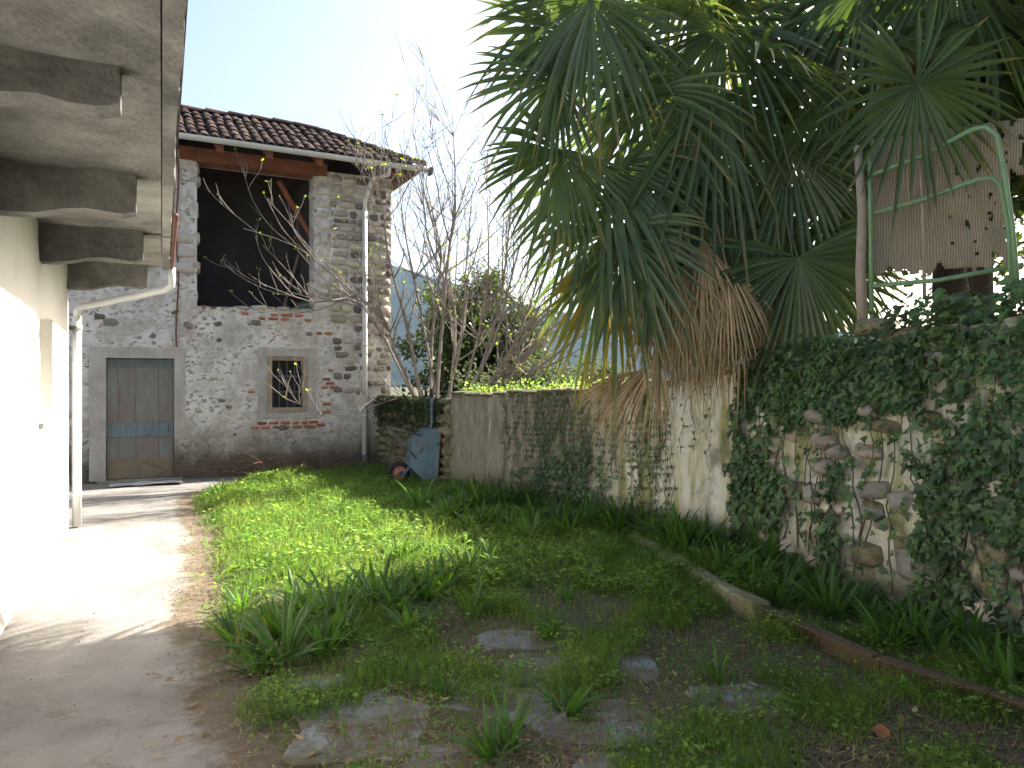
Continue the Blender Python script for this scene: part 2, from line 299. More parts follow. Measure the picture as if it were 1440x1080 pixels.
# ---------------------------------------------------------------- site geometry
# garden wall line (foot of its front face), running from its far end towards the viewer
WP = [Vector((-.95, 11.5)), Vector((.91, 8.9)), Vector((2.0, 7.2)), Vector((3.03, 4.55)), Vector((4.2, 1.4)), Vector((5.0, -1.0))]
WH = [1.42, 1.55, 1.72, 2.02, 2.2, 2.2]
WS = [0.0]
for a, b_ in zip(WP, WP[1:]): WS.append(WS[-1] + (b_ - a).length)
def wall_at(s):
    s = min(max(s, 0), WS[-1] - 1e-4)
    for i in range(len(WP) - 1):
        if s <= WS[i + 1]:
            f = (s - WS[i]) / (WS[i + 1] - WS[i]); p = WP[i].lerp(WP[i + 1], f); h = WH[i] + (WH[i + 1] - WH[i]) * f
            d = (WP[i + 1] - WP[i]).normalized()
            return p, h, d, Vector((d.y, -d.x))     # normal pointing to the courtyard
def wall_top(s):
    p, h, d, n = wall_at(s); return h + .05 * fbm(s * 1.3, 5.1) + (.03 * nz(s * 6, 2) if s > 4.6 else 0)
def wall_s_of_px(px):
    best = None
    for i in range(1600):
        s = i * .006; p = wall_at(s)[0]; x = 720 + F * p.x / p.y if p.y > .5 else 1e6
        if best is None or abs(x - px) < best[0]: best = (abs(x - px), s)
    return best[1]
def wall_sz(px, py):
    s = wall_s_of_px(px); p = wall_at(s)[0]; return s, CAMH + (540 - py) / F * p.y
# note: normal sign check so that it looks at the camera side
_p, _h, _d, _n = wall_at(2.0)
SGN = 1 if _n.dot(-_p) > 0 else -1
def WN(s): return wall_at(s)[3] * SGN
def wallp(s, z, off=0.0):
    q = wall_at(s)[0] + WN(s) * off; return Vector((q.x, q.y, z))
# path edge towards the lawn
PE = [(-4.3, 12.9), (-4.42, 10.6), (-3.6, 9.0), (-3.05, 7.85), (-2.32, 5.96), (-1.68, 4.55), (-1.33, 3.76), (-1.0, 3.2), (-.3, 2.0), (.4, .8), (1.2, -1.)]
def path_edge_x(y):
    for (x0, y0), (x1, y1) in zip(PE, PE[1:]):
        if y1 <= y <= y0: return x0 + (x1 - x0) * (y0 - y) / (y0 - y1)
    return PE[0][0] if y > PE[0][1] else PE[-1][0]
def lawn_side(x, y): return x - path_edge_x(y) - .15 * fbm(x * 1.1, y * 1.1) - .08 * nz(x * 4, y * 4) - .05 * nz(x * 11, y * 11)
def ground_z(x, y):
    if not (-9 < x < 7 and -2 < y < 17): return -.05
    l = lawn_side(x, y); k = min(max((l + .02) / .35, 0), 1)
    near = min(max((6.4 - y) / 1.2, 0), 1)
    up = .05 * (1 - near) + .012
    return -.03 + k * (.03 + up + .018 * fbm(x * 1.1, y * 1.1))
# ground sheet reaching the horizon
xs = np.concatenate([[-2500, -900, -300, -100, -40, -20, -12], np.arange(-9, 7.01, .125), [9, 14, 25, 60, 150, 400, 1000, 2500]])
ys = np.concatenate([[-2500, -600, -100, -20, -6], np.arange(-2, 17.01, .125), [20, 28, 45, 90, 200, 500, 1200, 3000]])
V = [(x, y, ground_z(x, y)) for y in ys for x in xs]; nx = len(xs)
Fc = [(j * nx + i, j * nx + i + 1, (j + 1) * nx + i + 1, (j + 1) * nx + i) for j in range(len(ys) - 1) for i in range(nx - 1)]
tag(mk('ground', V, Fc, m_soil, smooth=True), 'bare brown soil and thin turf of the courtyard', 'ground', kind='structure')
# concrete path
hs_ = Vector((.4147, -.91)); ho_ = Vector((.91, .4147)); HC = Vector((-4.85, 8.4))
def hs(t, w_, z): q = HC + hs_ * t + ho_ * w_; return Vector((q.x, q.y, z))
V = []; Fc = []; rows = np.arange(-1., 13.6, .14); nc = 40
for y in rows:
    xl = (HC.x - .6 + (8.4 - y) * .4557) if y < 8.6 else -9.0 + 0 * y
    if 8.6 <= y: xl = -5.6 - (y - 8.6) * .9
    xr = path_edge_x(y) + .35
    for i in range(nc):
        x = xl + (xr - xl) * i / (nc - 1); l = -lawn_side(x, y); dz = min(max((l + .15) / .3, 0), 1)
        V.append((x, y, -.035 + .047 * dz + .008 * fbm(x * .9, y * .9)))
for j in range(len(rows) - 1):
    for i in range(nc - 1): Fc.append((j * nc + i, j * nc + i + 1, (j + 1) * nc + i + 1, (j + 1) * nc + i))
pth = tag(mk('path', V, Fc, m_path, smooth=True), 'pale worn concrete path beside the white house', 'path', kind='structure')
at = pth.data.attributes.new('dirt', 'FLOAT', 'POINT')
at.data.foreach_set('value', [min(1, max(0, 1 - (-lawn_side(x, y) - .02) / .42)) for x, y, z in V])
def path_nodes():
    t = m_path.node_tree; N, L = t.nodes, t.links; b = N['Principled BSDF']; src = b.inputs['Base Color'].links[0].from_socket; tc = N.new('ShaderNodeTexCoord')
    def nse(sc, d=8):
        n = N.new('ShaderNodeTexNoise'); n.inputs['Scale'].default_value = sc; n.inputs['Detail'].default_value = d; n.inputs['Roughness'].default_value = .7; L.new(tc.outputs['Object'], n.inputs[0]); return n.outputs
    a = N.new('ShaderNodeAttribute'); a.attribute_name = 'dirt'
    ad = N.new('ShaderNodeMath'); ad.operation = 'ADD'; L.new(a.outputs['Fac'], ad.inputs[0]); L.new(nse(11, 12)['Fac'], ad.inputs[1]); k = ramp(N, [(0, 0, 0), (.9, .9, .9)], [.66, .86]); hv = N.new('ShaderNodeMath'); hv.operation = 'MULTIPLY'; hv.inputs[1].default_value = .8; L.new(ad.outputs[0], hv.inputs[0]); L.new(hv.outputs[0], k.inputs[0])
    x = N.new('ShaderNodeMixRGB'); L.new(k.outputs[0], x.inputs[0]); L.new(src, x.inputs[1]); x.inputs[2].default_value = (.10, .075, .045, 1)
    va = N.new('ShaderNodeVectorMath'); va.operation = 'MULTIPLY_ADD'; va.inputs[1].default_value = (.5, .5, .5); L.new(nse(2.5)['Color'], va.inputs[0]); L.new(tc.outputs['Object'], va.inputs[2])
    vo = N.new('ShaderNodeTexVoronoi'); vo.feature = 'DISTANCE_TO_EDGE'; vo.inputs['Scale'].default_value = .42; L.new(va.outputs[0], vo.inputs['Vector'])
    ck = ramp(N, [(1, 1, 1), (0, 0, 0)], [.0005, .0045]); L.new(vo.outputs['Distance'], ck.inputs[0])
    y = N.new('ShaderNodeMixRGB'); L.new(ck.outputs[0], y.inputs[0]); L.new(x.outputs[0], y.inputs[1]); y.inputs[2].default_value = (.13, .115, .09, 1); L.new(y.outputs[0], b.inputs['Base Color'])
path_nodes()
# raised garden behind the wall
TL = [Vector((-5.2, 19.5)), Vector((-2.62, 14.45))] + WP
V = []; Fc = []; offs = [.22, .6, 1.2, 2.2, 4, 7, 12, 20, 34]
samp = []
for a, b_ in zip(TL, TL[1:]):
    n_ = max(2, int((b_ - a).length / .4))
    for i in range(n_): samp.append((a.lerp(b_, i / n_), (b_ - a).normalized()))
samp.append((TL[-1], (TL[-1] - TL[-2]).normalized()))
out = Vector((.83, .56))
for p, d in samp:
    zb = 1.22 + max(0, min(1, (11.5 - p.y) / 7)) * .45
    V.append((p.x + out.x * .2, p.y + out.y * .2, -.2))
    for o_ in offs: q = p + out * o_; V.append((q.x, q.y, zb + (.06 * fbm(q.x * .8, q.y * .8) if o_ < 30 else -2.2)))
m_ = len(offs) + 1
for j in range(len(samp) - 1):
    for i in range(m_ - 1): Fc.append((j * m_ + i, j * m_ + i + 1, (j + 1) * m_ + i + 1, (j + 1) * m_ + i))
tag(mk('garden_terrace', V, Fc, m_soil, smooth=True), 'raised garden ground held by the garden wall', 'terrace', kind='structure')
# far wooded hill
V = []; Fc = []; hx = np.linspace(-1100, 1100, 90); hy = np.linspace(420, 1100, 26)
for j, y in enumerate(hy):
    for x in hx:
        pxl = 720 + F * x / 640; prof = np.interp(pxl, [-900, 300, 550, 700, 840, 1000, 1500, 2500], [230, 215, 187, 140, 108, 95, 80, 60]) / F * 640
        k = math.sin(min(1, j / 12) * math.pi / 2) ** 1.2 if j < 13 else 1 - .25 * (j - 12) / 13
        V.append((x, y, -1 + prof * k * (1 + .05 * fbm(x * .012, y * .012)) + 4 * fbm(x * .05, y * .05) * k))
for j in range(len(hy) - 1):
    for i in range(len(hx) - 1): a = j * 90 + i; Fc.append((a, a + 1, a + 91, a + 90))
tag(mk('hill', V, Fc, m_hill, smooth=True), 'distant wooded hillside fading blue behind the garden', 'hill', kind='structure')

# ---------------------------------------------------------------- stones (shared variants)
def stone_mesh(name, mat, seed, n=9, round_=.5, dome=.35):
    r = random.Random(seed); Vv = []; ring = []
    for k in range(n):
        a = 2 * math.pi * k / n + r.uniform(-.15, .15); c, s_ = math.cos(a), math.sin(a)
        e = 2 / (2 + 4 * (1 - round_)); x = math.copysign(abs(c) ** e, c) * r.uniform(.86, 1.04); z = math.copysign(abs(s_) ** e, s_) * r.uniform(.84, 1.04); ring.append((x * .5, z * .5))
    for f, y in ((1, .6), (1, 0.), (.9, -.55 * (1 - dome)), (.55, -1 + dome * .25)):
        for x, z in ring: Vv.append((x * f + r.uniform(-.012, .012), y * .5 + r.uniform(-.05, .05) * (y < 0), z * f + r.uniform(-.012, .012)))
    Vv.append((0, -.5, 0)); Fv = []
    for q in range(3):
        for k in range(n): k2 = (k + 1) % n; Fv.append((q * n + k, q * n + k2, (q + 1) * n + k2, (q + 1) * n + k))
    for k in range(n): Fv.append((3 * n + k, 3 * n + (k + 1) % n, 4 * n))
    me = bpy.data.meshes.new(name); me.from_pydata(Vv, [], Fv); me.update(); me.materials.append(mat)
    me.polygons.foreach_set('use_smooth', [True] * len(me.polygons)); return me
def variants(name, mat, k, **kw): return [stone_mesh(name, mat, i * 13 + hash(len(name)) % 50, **kw) for i in range(k)]
sv = variants('stone', m_stone, 7, n=9, round_=.35); dv_ = variants('stone', m_sdark, 4, n=9, round_=.6)
bv = variants('block', m_block, 4, n=10, round_=.05, dome=.1); brv = variants('brick', m_brick, 4, n=8, round_=.05, dome=.1)
cv = variants('cobble', m_cobble, 4, n=11, round_=1., dome=.9); pv = variants('stone', m_pale, 3, n=9, round_=.2); mv = variants('stone', m_moss, 5, n=9, round_=.35)
def put_stone(me, name, mtx, size, parent):
    o = bpy.data.objects.new(name, me); COL.objects.link(o); o.parent = parent
    o.matrix_local = parent.matrix_world.inverted() @ (mtx @ Matrix.Diagonal((*size, 1))) if False else mtx @ Matrix.Diagonal((*size, 1)); return o

# ---------------------------------------------------------------- barn
FO = Vector((-6.5, 12.3)); fu = Vector((.891, .454)); fv = Vector((-.454, .891)); FANG = math.atan2(.454, .891)
def fac(u, v, z): q = FO + fu * u + fv * v; return Vector((q.x, q.y, z))
def U(px, v=0.0):
    k = (px - 720) / F; o = FO + fv * v
    return (k * o.y - o.x) / (fu.x - k * fu.y)
def Z(px, py, v=0.0): u = U(px, v); d = fac(u, v, 0).y; return CAMH + (540 - py) / F * d
barn = empty('barn'); tag(barn, 'old two-storey stone barn with open hayloft and clay tile roof', 'barn')
def holed_wall(fr, u0, u1, z0, z1, holes, th, name, mat, parent, step=.11, amp=.012):
    ub = sorted({u0, u1, *[h[0] for h in holes], *[h[1] for h in holes]}); zb = sorted({z0, z1, *[h[2] for h in holes], *[h[3] for h in holes]})
    def sub(b):
        r = []
        for a, c in zip(b, b[1:]):
            k = max(1, round((c - a) / step)); r += [a + (c - a) * i / k for i in range(k)]
        return r + [b[-1]]
    us, zs = sub(ub), sub(zb); b = MB(); nu = len(us)
    def inside(u, z): return any(h[0] < u < h[1] and h[2] < z < h[3] for h in holes)
    for back in (0, 1):
        for z in zs:
            for u in us: b.v.append(tuple(fr(u, th if back else -amp * fbm(u * 2.5, z * 2.5) - amp * .8 * nz(u * 7, z * 7), z)))
    o = nu * len(zs); solid = lambda i, j: 0 <= i < nu - 1 and 0 <= j < len(zs) - 1 and not inside((us[i] + us[i + 1]) / 2, (zs[j] + zs[j + 1]) / 2)
    for j in range(len(zs) - 1):
        for i in range(nu - 1):
            if not solid(i, j): continue
            a, c, d, e = j * nu + i, j * nu + i + 1, (j + 1) * nu + i + 1, (j + 1) * nu + i
            b.f.append((a, c, d, e)); b.f.append((a + o, e + o, d + o, c + o))
            if not solid(i - 1, j): b.f.append((a, e, e + o, a + o))
            if not solid(i + 1, j): b.f.append((c, c + o, d + o, d))
            if not solid(i, j - 1): b.f.append((a, a + o, c + o, c))
            if not solid(i, j + 1): b.f.append((e, d, d + o, e + o))
    return b.build(name, mat, parent)
uO0, uO1 = U(277), U(442); zO0 = Z(360, 434); zTop = 5.45
uW0, uW1 = U(377), U(431); zW0, zW1 = Z(405, 578), Z(405, 502)
uD1 = U(245); zD1 = 2.02
zO1 = 5.36
UL, UR = -2.6, U(550)
holes = [(0, uD1, -.12, zD1), (uW0, uW1, zW0, zW1), (uO0, uO1, zO0, zO1)]
holed_wall(fac, UL, UR, -.12, zTop, holes, .42, 'wall', m_barn, barn)
b = MB(); b.box(fac, UR - .42, UR, .425, 2.5, -.12, zTop); b.build('side_wall', m_barn, barn)
b = MB(); b.box(fac, UL, UL + .42, .425, 2.5, -.12, zTop); b.build('side_wall', m_barn, barn)
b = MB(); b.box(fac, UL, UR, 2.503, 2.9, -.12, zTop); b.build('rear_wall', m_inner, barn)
b = MB(); b.box(fac, UL + .43, UR - .43, .43, 2.5, zO0 - .22, zO0 - .06); b.build('loft_floor', m_frame, barn)
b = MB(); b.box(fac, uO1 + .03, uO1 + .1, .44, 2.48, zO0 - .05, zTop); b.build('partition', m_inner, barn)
# roof
ZE, ZR, VE, VR = 5.60, 6.56, -.5, 1.27; UE = UR + .45; run = VR - VE; UH = UE - run; VB = VR + run; UL2 = -1.6
roof = empty('roof', (0, 0, 0), barn)
b = MB(); c_ = [fac(UL2, VE, ZE), fac(UE, VE, ZE), fac(UH, VR, ZR), fac(UL2, VR, ZR), fac(UE, VB, ZE), fac(UL2, VB, ZE)]
dn = Vector((0, 0, -.05)); n0 = len(c_)
b.add(c_ + [p + dn for p in c_], [(0, 1, 2, 3), (1, 4, 2), (4, 5, 3, 2), (6, 9, 8, 7), (7, 8, 10), (10, 8, 9, 11), (0, 6, 7, 1), (1, 7, 10, 4), (4, 10, 11, 5), (0, 3, 9, 6), (3, 5, 11, 9)])
b.build('roof_deck', m_tile, roof)
def tile_mesh(seed):
    r = random.Random(seed); Vv = []; Fv = []; n = 6
    for q, (y, rad, z) in enumerate(((0, .086, .012), (.46, .072, -.004))):
        for rr in (rad, rad - .016):
            for k in range(n + 1): a = math.pi * k / n; Vv.append((math.cos(a) * rr, y, z + math.sin(a) * rr * .85))
    m1 = n + 1
    for k in range(n):
        Fv += [(k, k + 1, 2 * m1 + k + 1, 2 * m1 + k), (m1 + k, 3 * m1 + k, 3 * m1 + k + 1, m1 + k + 1), (k, m1 + k, m1 + k + 1, k + 1)]
    me = bpy.data.meshes.new('roof_tile'); me.from_pydata(Vv, [], Fv); me.update(); me.materials.append(m_tile); return me
tm = tile_mesh(1); pitch = math.atan2(ZR - ZE, run); slen = math.hypot(ZR - ZE, run)
rf = Matrix(((fu.x, fv.x, 0, 0), (fu.y, fv.y, 0, 0), (0, 0, 1, 0), (0, 0, 0, 1)))
nt_ = 0
for i in range(int((UE - UL2) / .172)):
    for j in range(6):
        u = UL2 + .1 + i * .172; q = j * .315 - .06
        if u > UE - (q * math.cos(pitch)) - .1: continue
        o = bpy.data.objects.new('roof_tile', tm); COL.objects.link(o); o.parent = roof
        o.matrix_local = Matrix.Translation(fac(u + random.uniform(-.012, .012), VE + q * math.cos(pitch), ZE + q * math.sin(pitch) + .01 + random.uniform(0, .012))) @ rf @ Matrix.Rotation(pitch + random.uniform(-.03, .03), 4, 'X') @ Matrix.Rotation(random.uniform(-.05, .05), 4, 'Z')
        nt_ += 1
for i in range(14):
    u = UL2 + i * .4
    if u > UH: break
    o = bpy.data.objects.new('ridge_tile', tm); COL.objects.link(o); o.parent = roof
    o.matrix_local = Matrix.Translation(fac(u, VR, ZR + .03 + random.uniform(0, .02))) @ rf @ Matrix.Rotation(-math.pi / 2, 4, 'Z') @ Matrix.Diagonal((1.25, 1, 1.1, 1))
hd = (fac(UE, VE, ZE) - fac(UH, VR, ZR)); hl = hd.length; hd.normalize()
for i in range(int(hl / .36)):
    p = fac(UE, VE, ZE) - hd * (i * .36 - .02) + Vector((0, 0, .05)); q = (-hd).to_track_quat('Y', 'Z').to_matrix().to_4x4()
    o = bpy.data.objects.new('hip_tile', tm); COL.objects.link(o); o.parent = roof; o.matrix_local = Matrix.Translation(p) @ q @ Matrix.Diagonal((1.2, 1, 1.1, 1))
# back and hip slope courses (never faced from the yard): plain tile strips
b = MB()
for k in range(10):
    q0 = k * .2; b.tube([fac(UE - q0 * .0 - .02, VE + .25 + q0 * 1.7, ZE + .02), fac(UE - .9, VE + .25 + q0 * 1.7 * .6 + .7, ZE + .02 + .9 * math.tan(pitch))], .07, 6)
tag(b.build('tile_rows', m_tile, roof), kind='stuff')
# timbers under the eave
def beam(pts4, name, mat, parent): b = MB(); b.hexa(pts4); return b.build(name, mat, parent)
b = MB(); b.box(fac, uO0 - .28, uO1 + .22, -.07, .30, zO1 - .02, zO1 + .20); b.build('lintel', m_beam, barn)
for px in (308, 377, 447, 543):
    u = U(px, -.3); s_ = math.tan(pitch); z0 = ZE - .19
    b = MB(); lo = [fac(u - .055, VE + .03, z0), fac(u + .055, VE + .03, z0), fac(u + .055, .9, z0 + 1.37 * s_), fac(u - .055, .9, z0 + 1.37 * s_)]
    b.hexa(lo + [p + Vector((0, 0, .125)) for p in lo]); b.build('rafter', m_beam, barn)
b = MB(); b.tube([fac(U(392, .5), .5, 5.3), fac(U(445, .5), .5, 4.2)], .06, 4); b.build('brace', m_beam, barn)
b = MB(); b.tube([fac(U(395, 1.2), 1.2, zO0 - .05), fac(U(420, 1.5), 1.5, zO0 + 1.25)], .03, 5); b.build('leaning_pole', m_frame, barn)
# gutter and downpipe
b = MB(); n = 8
for u in np.linspace(UL2, UE + .08, 24):
    for rr in (.075, .066):
        for k in range(n + 1): a = math.pi + math.pi * k / n; b.v.append(tuple(fac(u, VE - .085 + math.cos(a) * rr, ZE - .0 + math.sin(a) * rr - .005 * u + .0)))
m1 = 2 * (n + 1)
for i in range(23):
    for k in range(n):
        a = i * m1 + k; b.f.append((a, a + 1, a + m1 + 1, a + m1)); c = a + n + 1; b.f.append((c, c + m1, c + m1 + 1, c + 1))
for i in (0, 23):
    b.f.append(tuple(i * m1 + k for k in range(n + 1)))
gut = b.build('gutter', m_pvc, barn, True)
b = MB(); u = UE + .085; b.box(fac, u, u + .05, VE - .165, VE - .0, ZE - .14, ZE - .01); b.build('gutter_end', m_iron, barn)
b = MB(); uP = U(513, -.09); uQ = U(545, -.5)
b.tube([fac(uQ, VE - .085, ZE - .1), fac(uQ, VE - .06, ZE - .22), fac(U(523, -.2), -.2, Z(523, 252, -.2)), fac(uP, -.09, Z(513, 283, -.09)), fac(uP, -.09, Z(513, 300, -.09))], .042, 8); b.build('pipe_offset', m_pvc, barn, True)
b = MB(); b.tube([fac(uP, -.09, Z(513, 298, -.09)), fac(uP, -.09, .28)], .05, 10); dp = b.build('downpipe', m_pvc, barn, True)
b = MB(); b.tube([fac(uP, -.09, .29), fac(uP, -.09, .1), fac(uP - .03, -.14, .03), fac(uP - .12, -.3, .02)], .058, 8); b.build('pipe_shoe', m_iron, barn, True)
for z in (1.0, 2.3, 3.6):
    b = MB(); b.tube([fac(uP, -.09, z), fac(uP, -.09, z + .04)], .057, 10); b.build('pipe_clip', m_pvc, dp, True)
b = MB(); b.tube([fac(U(249) + .02 * math.sin(i), -.035, 5.45 - i * (5.45 - Z(252, 488)) / 12) for i in range(13)], .014, 5); b.build('cable', m_rust, barn)
# door
dr = empty('door', (0, 0, 0), barn); dd = .10
zs_ = lambda py: Z(150, py)
zt, z1_, z2_, z3_, zb_ = zD1 - .01, 1.88, .96, .74, .06
def plank(u0, u1, za, zb2, v0, mat, name='plank'):
    b = MB(); e = .008; b.box(fac, u0 + e * .4, u1 - e * .4, v0 + random.uniform(0, .006), v0 + .035, za, zb2); o = b.build(name, mat, dr); return o
e5 = [0.005, .17, .43, .77, uD1 - .005]
for a, c in zip(e5, e5[1:]): plank(a, c, zb_ + .30, zt, dd, m_plank)
plank(.004, uD1 - .004, zt - .13, zt - .005, dd - .022, m_blueg, 'rail'); plank(.004, uD1 - .004, z3_, z2_, dd - .022, m_blueg, 'rail'); plank(.004, uD1 - .004, zb_, zb_ + .33, dd - .022, m_tanw, 'rail')
b = MB(); b.tube([fac(uD1 - .08, dd - .03, .9), fac(uD1 - .08, dd - .06, .9), fac(uD1 - .08, dd - .06, .8)], .01, 5); b.build('handle', m_iron, dr)
b = MB(); b.box(fac, -.12, uD1 + .12, -.22, .3, -.1, .05); b.build('doorstep', m_pale, barn)
# smooth cement band round the door
b = MB(); b.box(fac, -.24, -.004, -.012, .2, 0.05, zD1 + .17); b.box(fac, uD1 + .004, uD1 + .17, -.012, .2, .7, zD1 + .17); b.box(fac, -.003, uD1 + .003, -.011, .2, zD1 + .004, zD1 + .168); b.build('door_surround', M('cement_band', [(.28, .255, .225), (.39, .36, .32), (.50, .47, .425)], 2.6, detail=12, bump=.8), barn)
# window
wn = empty('window', (0, 0, 0), barn); fw = .065
for a in ((uW0 - .01, uW0 + fw, zW0, zW1), (uW1 - fw, uW1 + .01, zW0, zW1), (uW0 + fw, uW1 - fw, zW1 - fw, zW1 + .01), (uW0 + fw, uW1 - fw, zW0 - .01, zW0 + fw)):
    b = MB(); b.box(fac, a[0], a[1], -.03, .09, a[2], a[3]); b.build('frame', m_frame, wn)
b = MB(); b.box(fac, uW0 + fw, uW1 - fw, .20, .21, zW0 + fw, zW1 - fw); b.build('pane', m_glass, wn)
for k in (1, 2, 3): u = uW0 + fw + (uW1 - uW0 - 2 * fw) * k / 4; b = MB(); b.tube([fac(u, .05, zW0 + .04), fac(u, .05, zW1 - .04)], .009, 6); b.build('bar', m_iron, wn)
for k in (1, 2): z = zW0 + fw + (zW1 - zW0 - 2 * fw) * k / 3; b = MB(); b.box(fac, uW0 + .04, uW1 - .04, .032, .042, z - .012, z + .012); b.build('bar', m_iron, wn)
for a in ((uW0 - .17, uW0 - .012, zW0 - .12, zW1 + .16), (uW1 + .012, uW1 + .17, zW0 - .12, zW1 + .16), (uW0 - .011, uW1 + .011, zW1 + .012, zW1 + .15), (uW0 - .011, uW1 + .011, zW0 - .12, zW0 - .012)):
    b = MB(); b.box(fac, a[0], a[1], -.012, .1, a[2], a[3]); b.build('window_surround', bpy.data.materials['cement_band'], barn)
# stones of the facade
FM = Matrix.Rotation(FANG, 4, 'Z')
def fstone(vs_, name, u, z, wd, ht, dp_=.07, prou=.02, rot=0):
    return put_stone(random.choice(vs_), name, Matrix.Translation(fac(u, -prou + dp_ * .5, z)) @ FM @ Matrix.Rotation(rot, 4, 'Y'), (wd, dp_, ht), barn)
def blocked(u, z, w_, h):
    return any(h0 - .05 - w_ / 2 < u < h1 + .05 + w_ / 2 and z0 - .06 - h / 2 < z < z1 + .06 + h / 2 for h0, h1, z0, z1 in [(-.25, uD1 + .18, -.2, zD1 + .18), (uW0 - .18, uW1 + .18, zW0 - .13, zW1 + .17), holes[2]])
def rubble(u0, u1, z0, z1, hmin, hmax, wmin, wmax, sets, fill=1., prou=.03, rag=0):
    z = z0
    while z < z1:
        h = random.uniform(hmin, hmax); u = u0 + random.uniform(0, .06) - rag * random.random()
        while u < u1:
            w_ = random.uniform(wmin, wmax)
            if u + w_ > u1 + .04: w_ = u1 - u
            if w_ < .06: break
            hh = h * random.uniform(.75, 1.0)
            if random.random() < fill and not blocked(u + w_ / 2, z + h / 2, w_ * .8, hh * .8):
                fstone(random.choice(sets), 'stone', u + w_ / 2, z + h / 2 + random.uniform(-.012, .012), w_ * .95, hh * .95, .1, prou + .028 + random.uniform(-.01, .012), random.uniform(-.08, .08))
            u += w_
        z += h
rubble(uO1 + .26, UR, 2.7, 5.4, .09, .2, .12, .36, [sv, sv, sv, dv_], 1.)
rubble(uO1 + .3, UR, 1.4, 2.7, .08, .17, .1, .3, [sv, dv_, dv_], .55, .015)
rubble(uO1 + .02, uO1 + .26, zO0 + .05, 5.35, .14, .28, .22, .27, [bv], 1., .02)
rubble(uO0 - .42, uO0 - .02, zO0 - .1, 5.3, .2, .33, .36, .42, [bv], 1., .018)
# scattered dark fieldstones left in the render
for i in range(52):
    u = random.uniform(-.4, uO1 + .3); z = random.uniform(.3, zO0 - .1); w_ = random.uniform(.07, .2); h = w_ * random.uniform(.4, .75)
    if z > 2.3 and u < .9: w_ *= 1.4; h *= 1.3
    if blocked(u, z, w_, h): continue
    fstone(random.choice([dv_, dv_, sv]), 'stone', u, z, w_, h, .06, .022, random.uniform(-.4, .4))
def bricks(px0, px1, py0, py1, prob):
    u0, u1, z0, z1 = U(px0), U(px1), Z(px0, py1), Z(px0, py0); z = z0; r = 0
    while z < z1:
        u = u0 + (.1 if r % 2 else 0)
        while u < u1 - .05:
            w_ = random.uniform(.12, .23)
            if random.random() < prob and not blocked(u + w_ / 2, z, w_ * .6, .05): fstone(brv, 'brick', u + w_ / 2, z + .03, w_, .06, .06, .021, random.uniform(-.03, .03))
            u += w_ + .018
        z += .075; r += 1
bricks(352, 446, 586, 604, .9); bricks(246, 266, 575, 640, .8); bricks(348, 366, 505, 590, .35); bricks(444, 470, 470, 600, .35); bricks(256, 277, 365, 377, 1)
bricks(330, 440, 438, 449, .55); bricks(530, 552, 234, 243, .9); bricks(440, 450, 400, 440, .5)
u = uO0 + .05
while u < uO1 - .05:
    w_ = random.uniform(.12, .32); put_stone(random.choice(sv + brv), 'stone', Matrix.Translation(fac(u + w_ / 2, .12, zO0 + random.uniform(-.02, .02))) @ FM, (w_, .3, random.uniform(.05, .13)), barn); u += w_ * .95
z = zO0 + .08
while z < 5.2:
    h = random.uniform(.16, .3)
    for uu, sg in ((uO0, 1), (uO1, -1)):
        if random.random() < .75: put_stone(random.choice(bv + sv), 'stone', Matrix.Translation(fac(uu - sg * .03 + random.uniform(-.02, .03), .16, z + h / 2)) @ FM, (random.uniform(.1, .18), .34, h * .95), barn)
    z += h
# things at the foot of the barn
b = MB(); rr = random.Random(3)
for i in range(330):
    u = rr.gauss(2.7, .8); v = -.12 - abs(rr.gauss(0, .22)); a = rr.uniform(0, 6.3); l = rr.uniform(.2, .6); z = .05 + abs(rr.gauss(0, .13))
    p = fac(u, v, z); q = p + Vector((math.cos(a) * l, math.sin(a) * l * .5, rr.uniform(-.05, .2)))
    if (q - Vector((FO.x, FO.y, 0))).dot(Vector((fv.x, fv.y, 0))) > -.03: q = p + Vector((math.cos(a) * l * .4, -abs(math.sin(a)) * l * .5, .1))
    b.tube([p, p.lerp(q, .5) + Vector((0, 0, rr.uniform(-.02, .05))), q], [.006, .005, .003], 4, False)
tag(b.build('brushwood_heap', M('dry_twig', [(.10, .06, .04), (.19, .12, .085)], 4, bump=0, rnd=.4, isl=True)), 'heap of dry brown twigs along the foot of the barn', 'twig heap', kind='stuff')
b = MB(); 
for i in range(9):
    for j in range(5):
        u = .05 + i * .13; v = -.75 + j * .09; b.v.append(tuple(fac(u, v, .035 + .035 * abs(fbm(i * .9, j * .9, 4)))))
for i in range(8):
    for j in range(4): a = i * 5 + j; b.f.append((a, a + 5, a + 6, a + 1))
tag(b.build('plastic_sheet', m_sheet, None, True), 'crumpled pale plastic sheet lying before the barn door', 'plastic sheet')

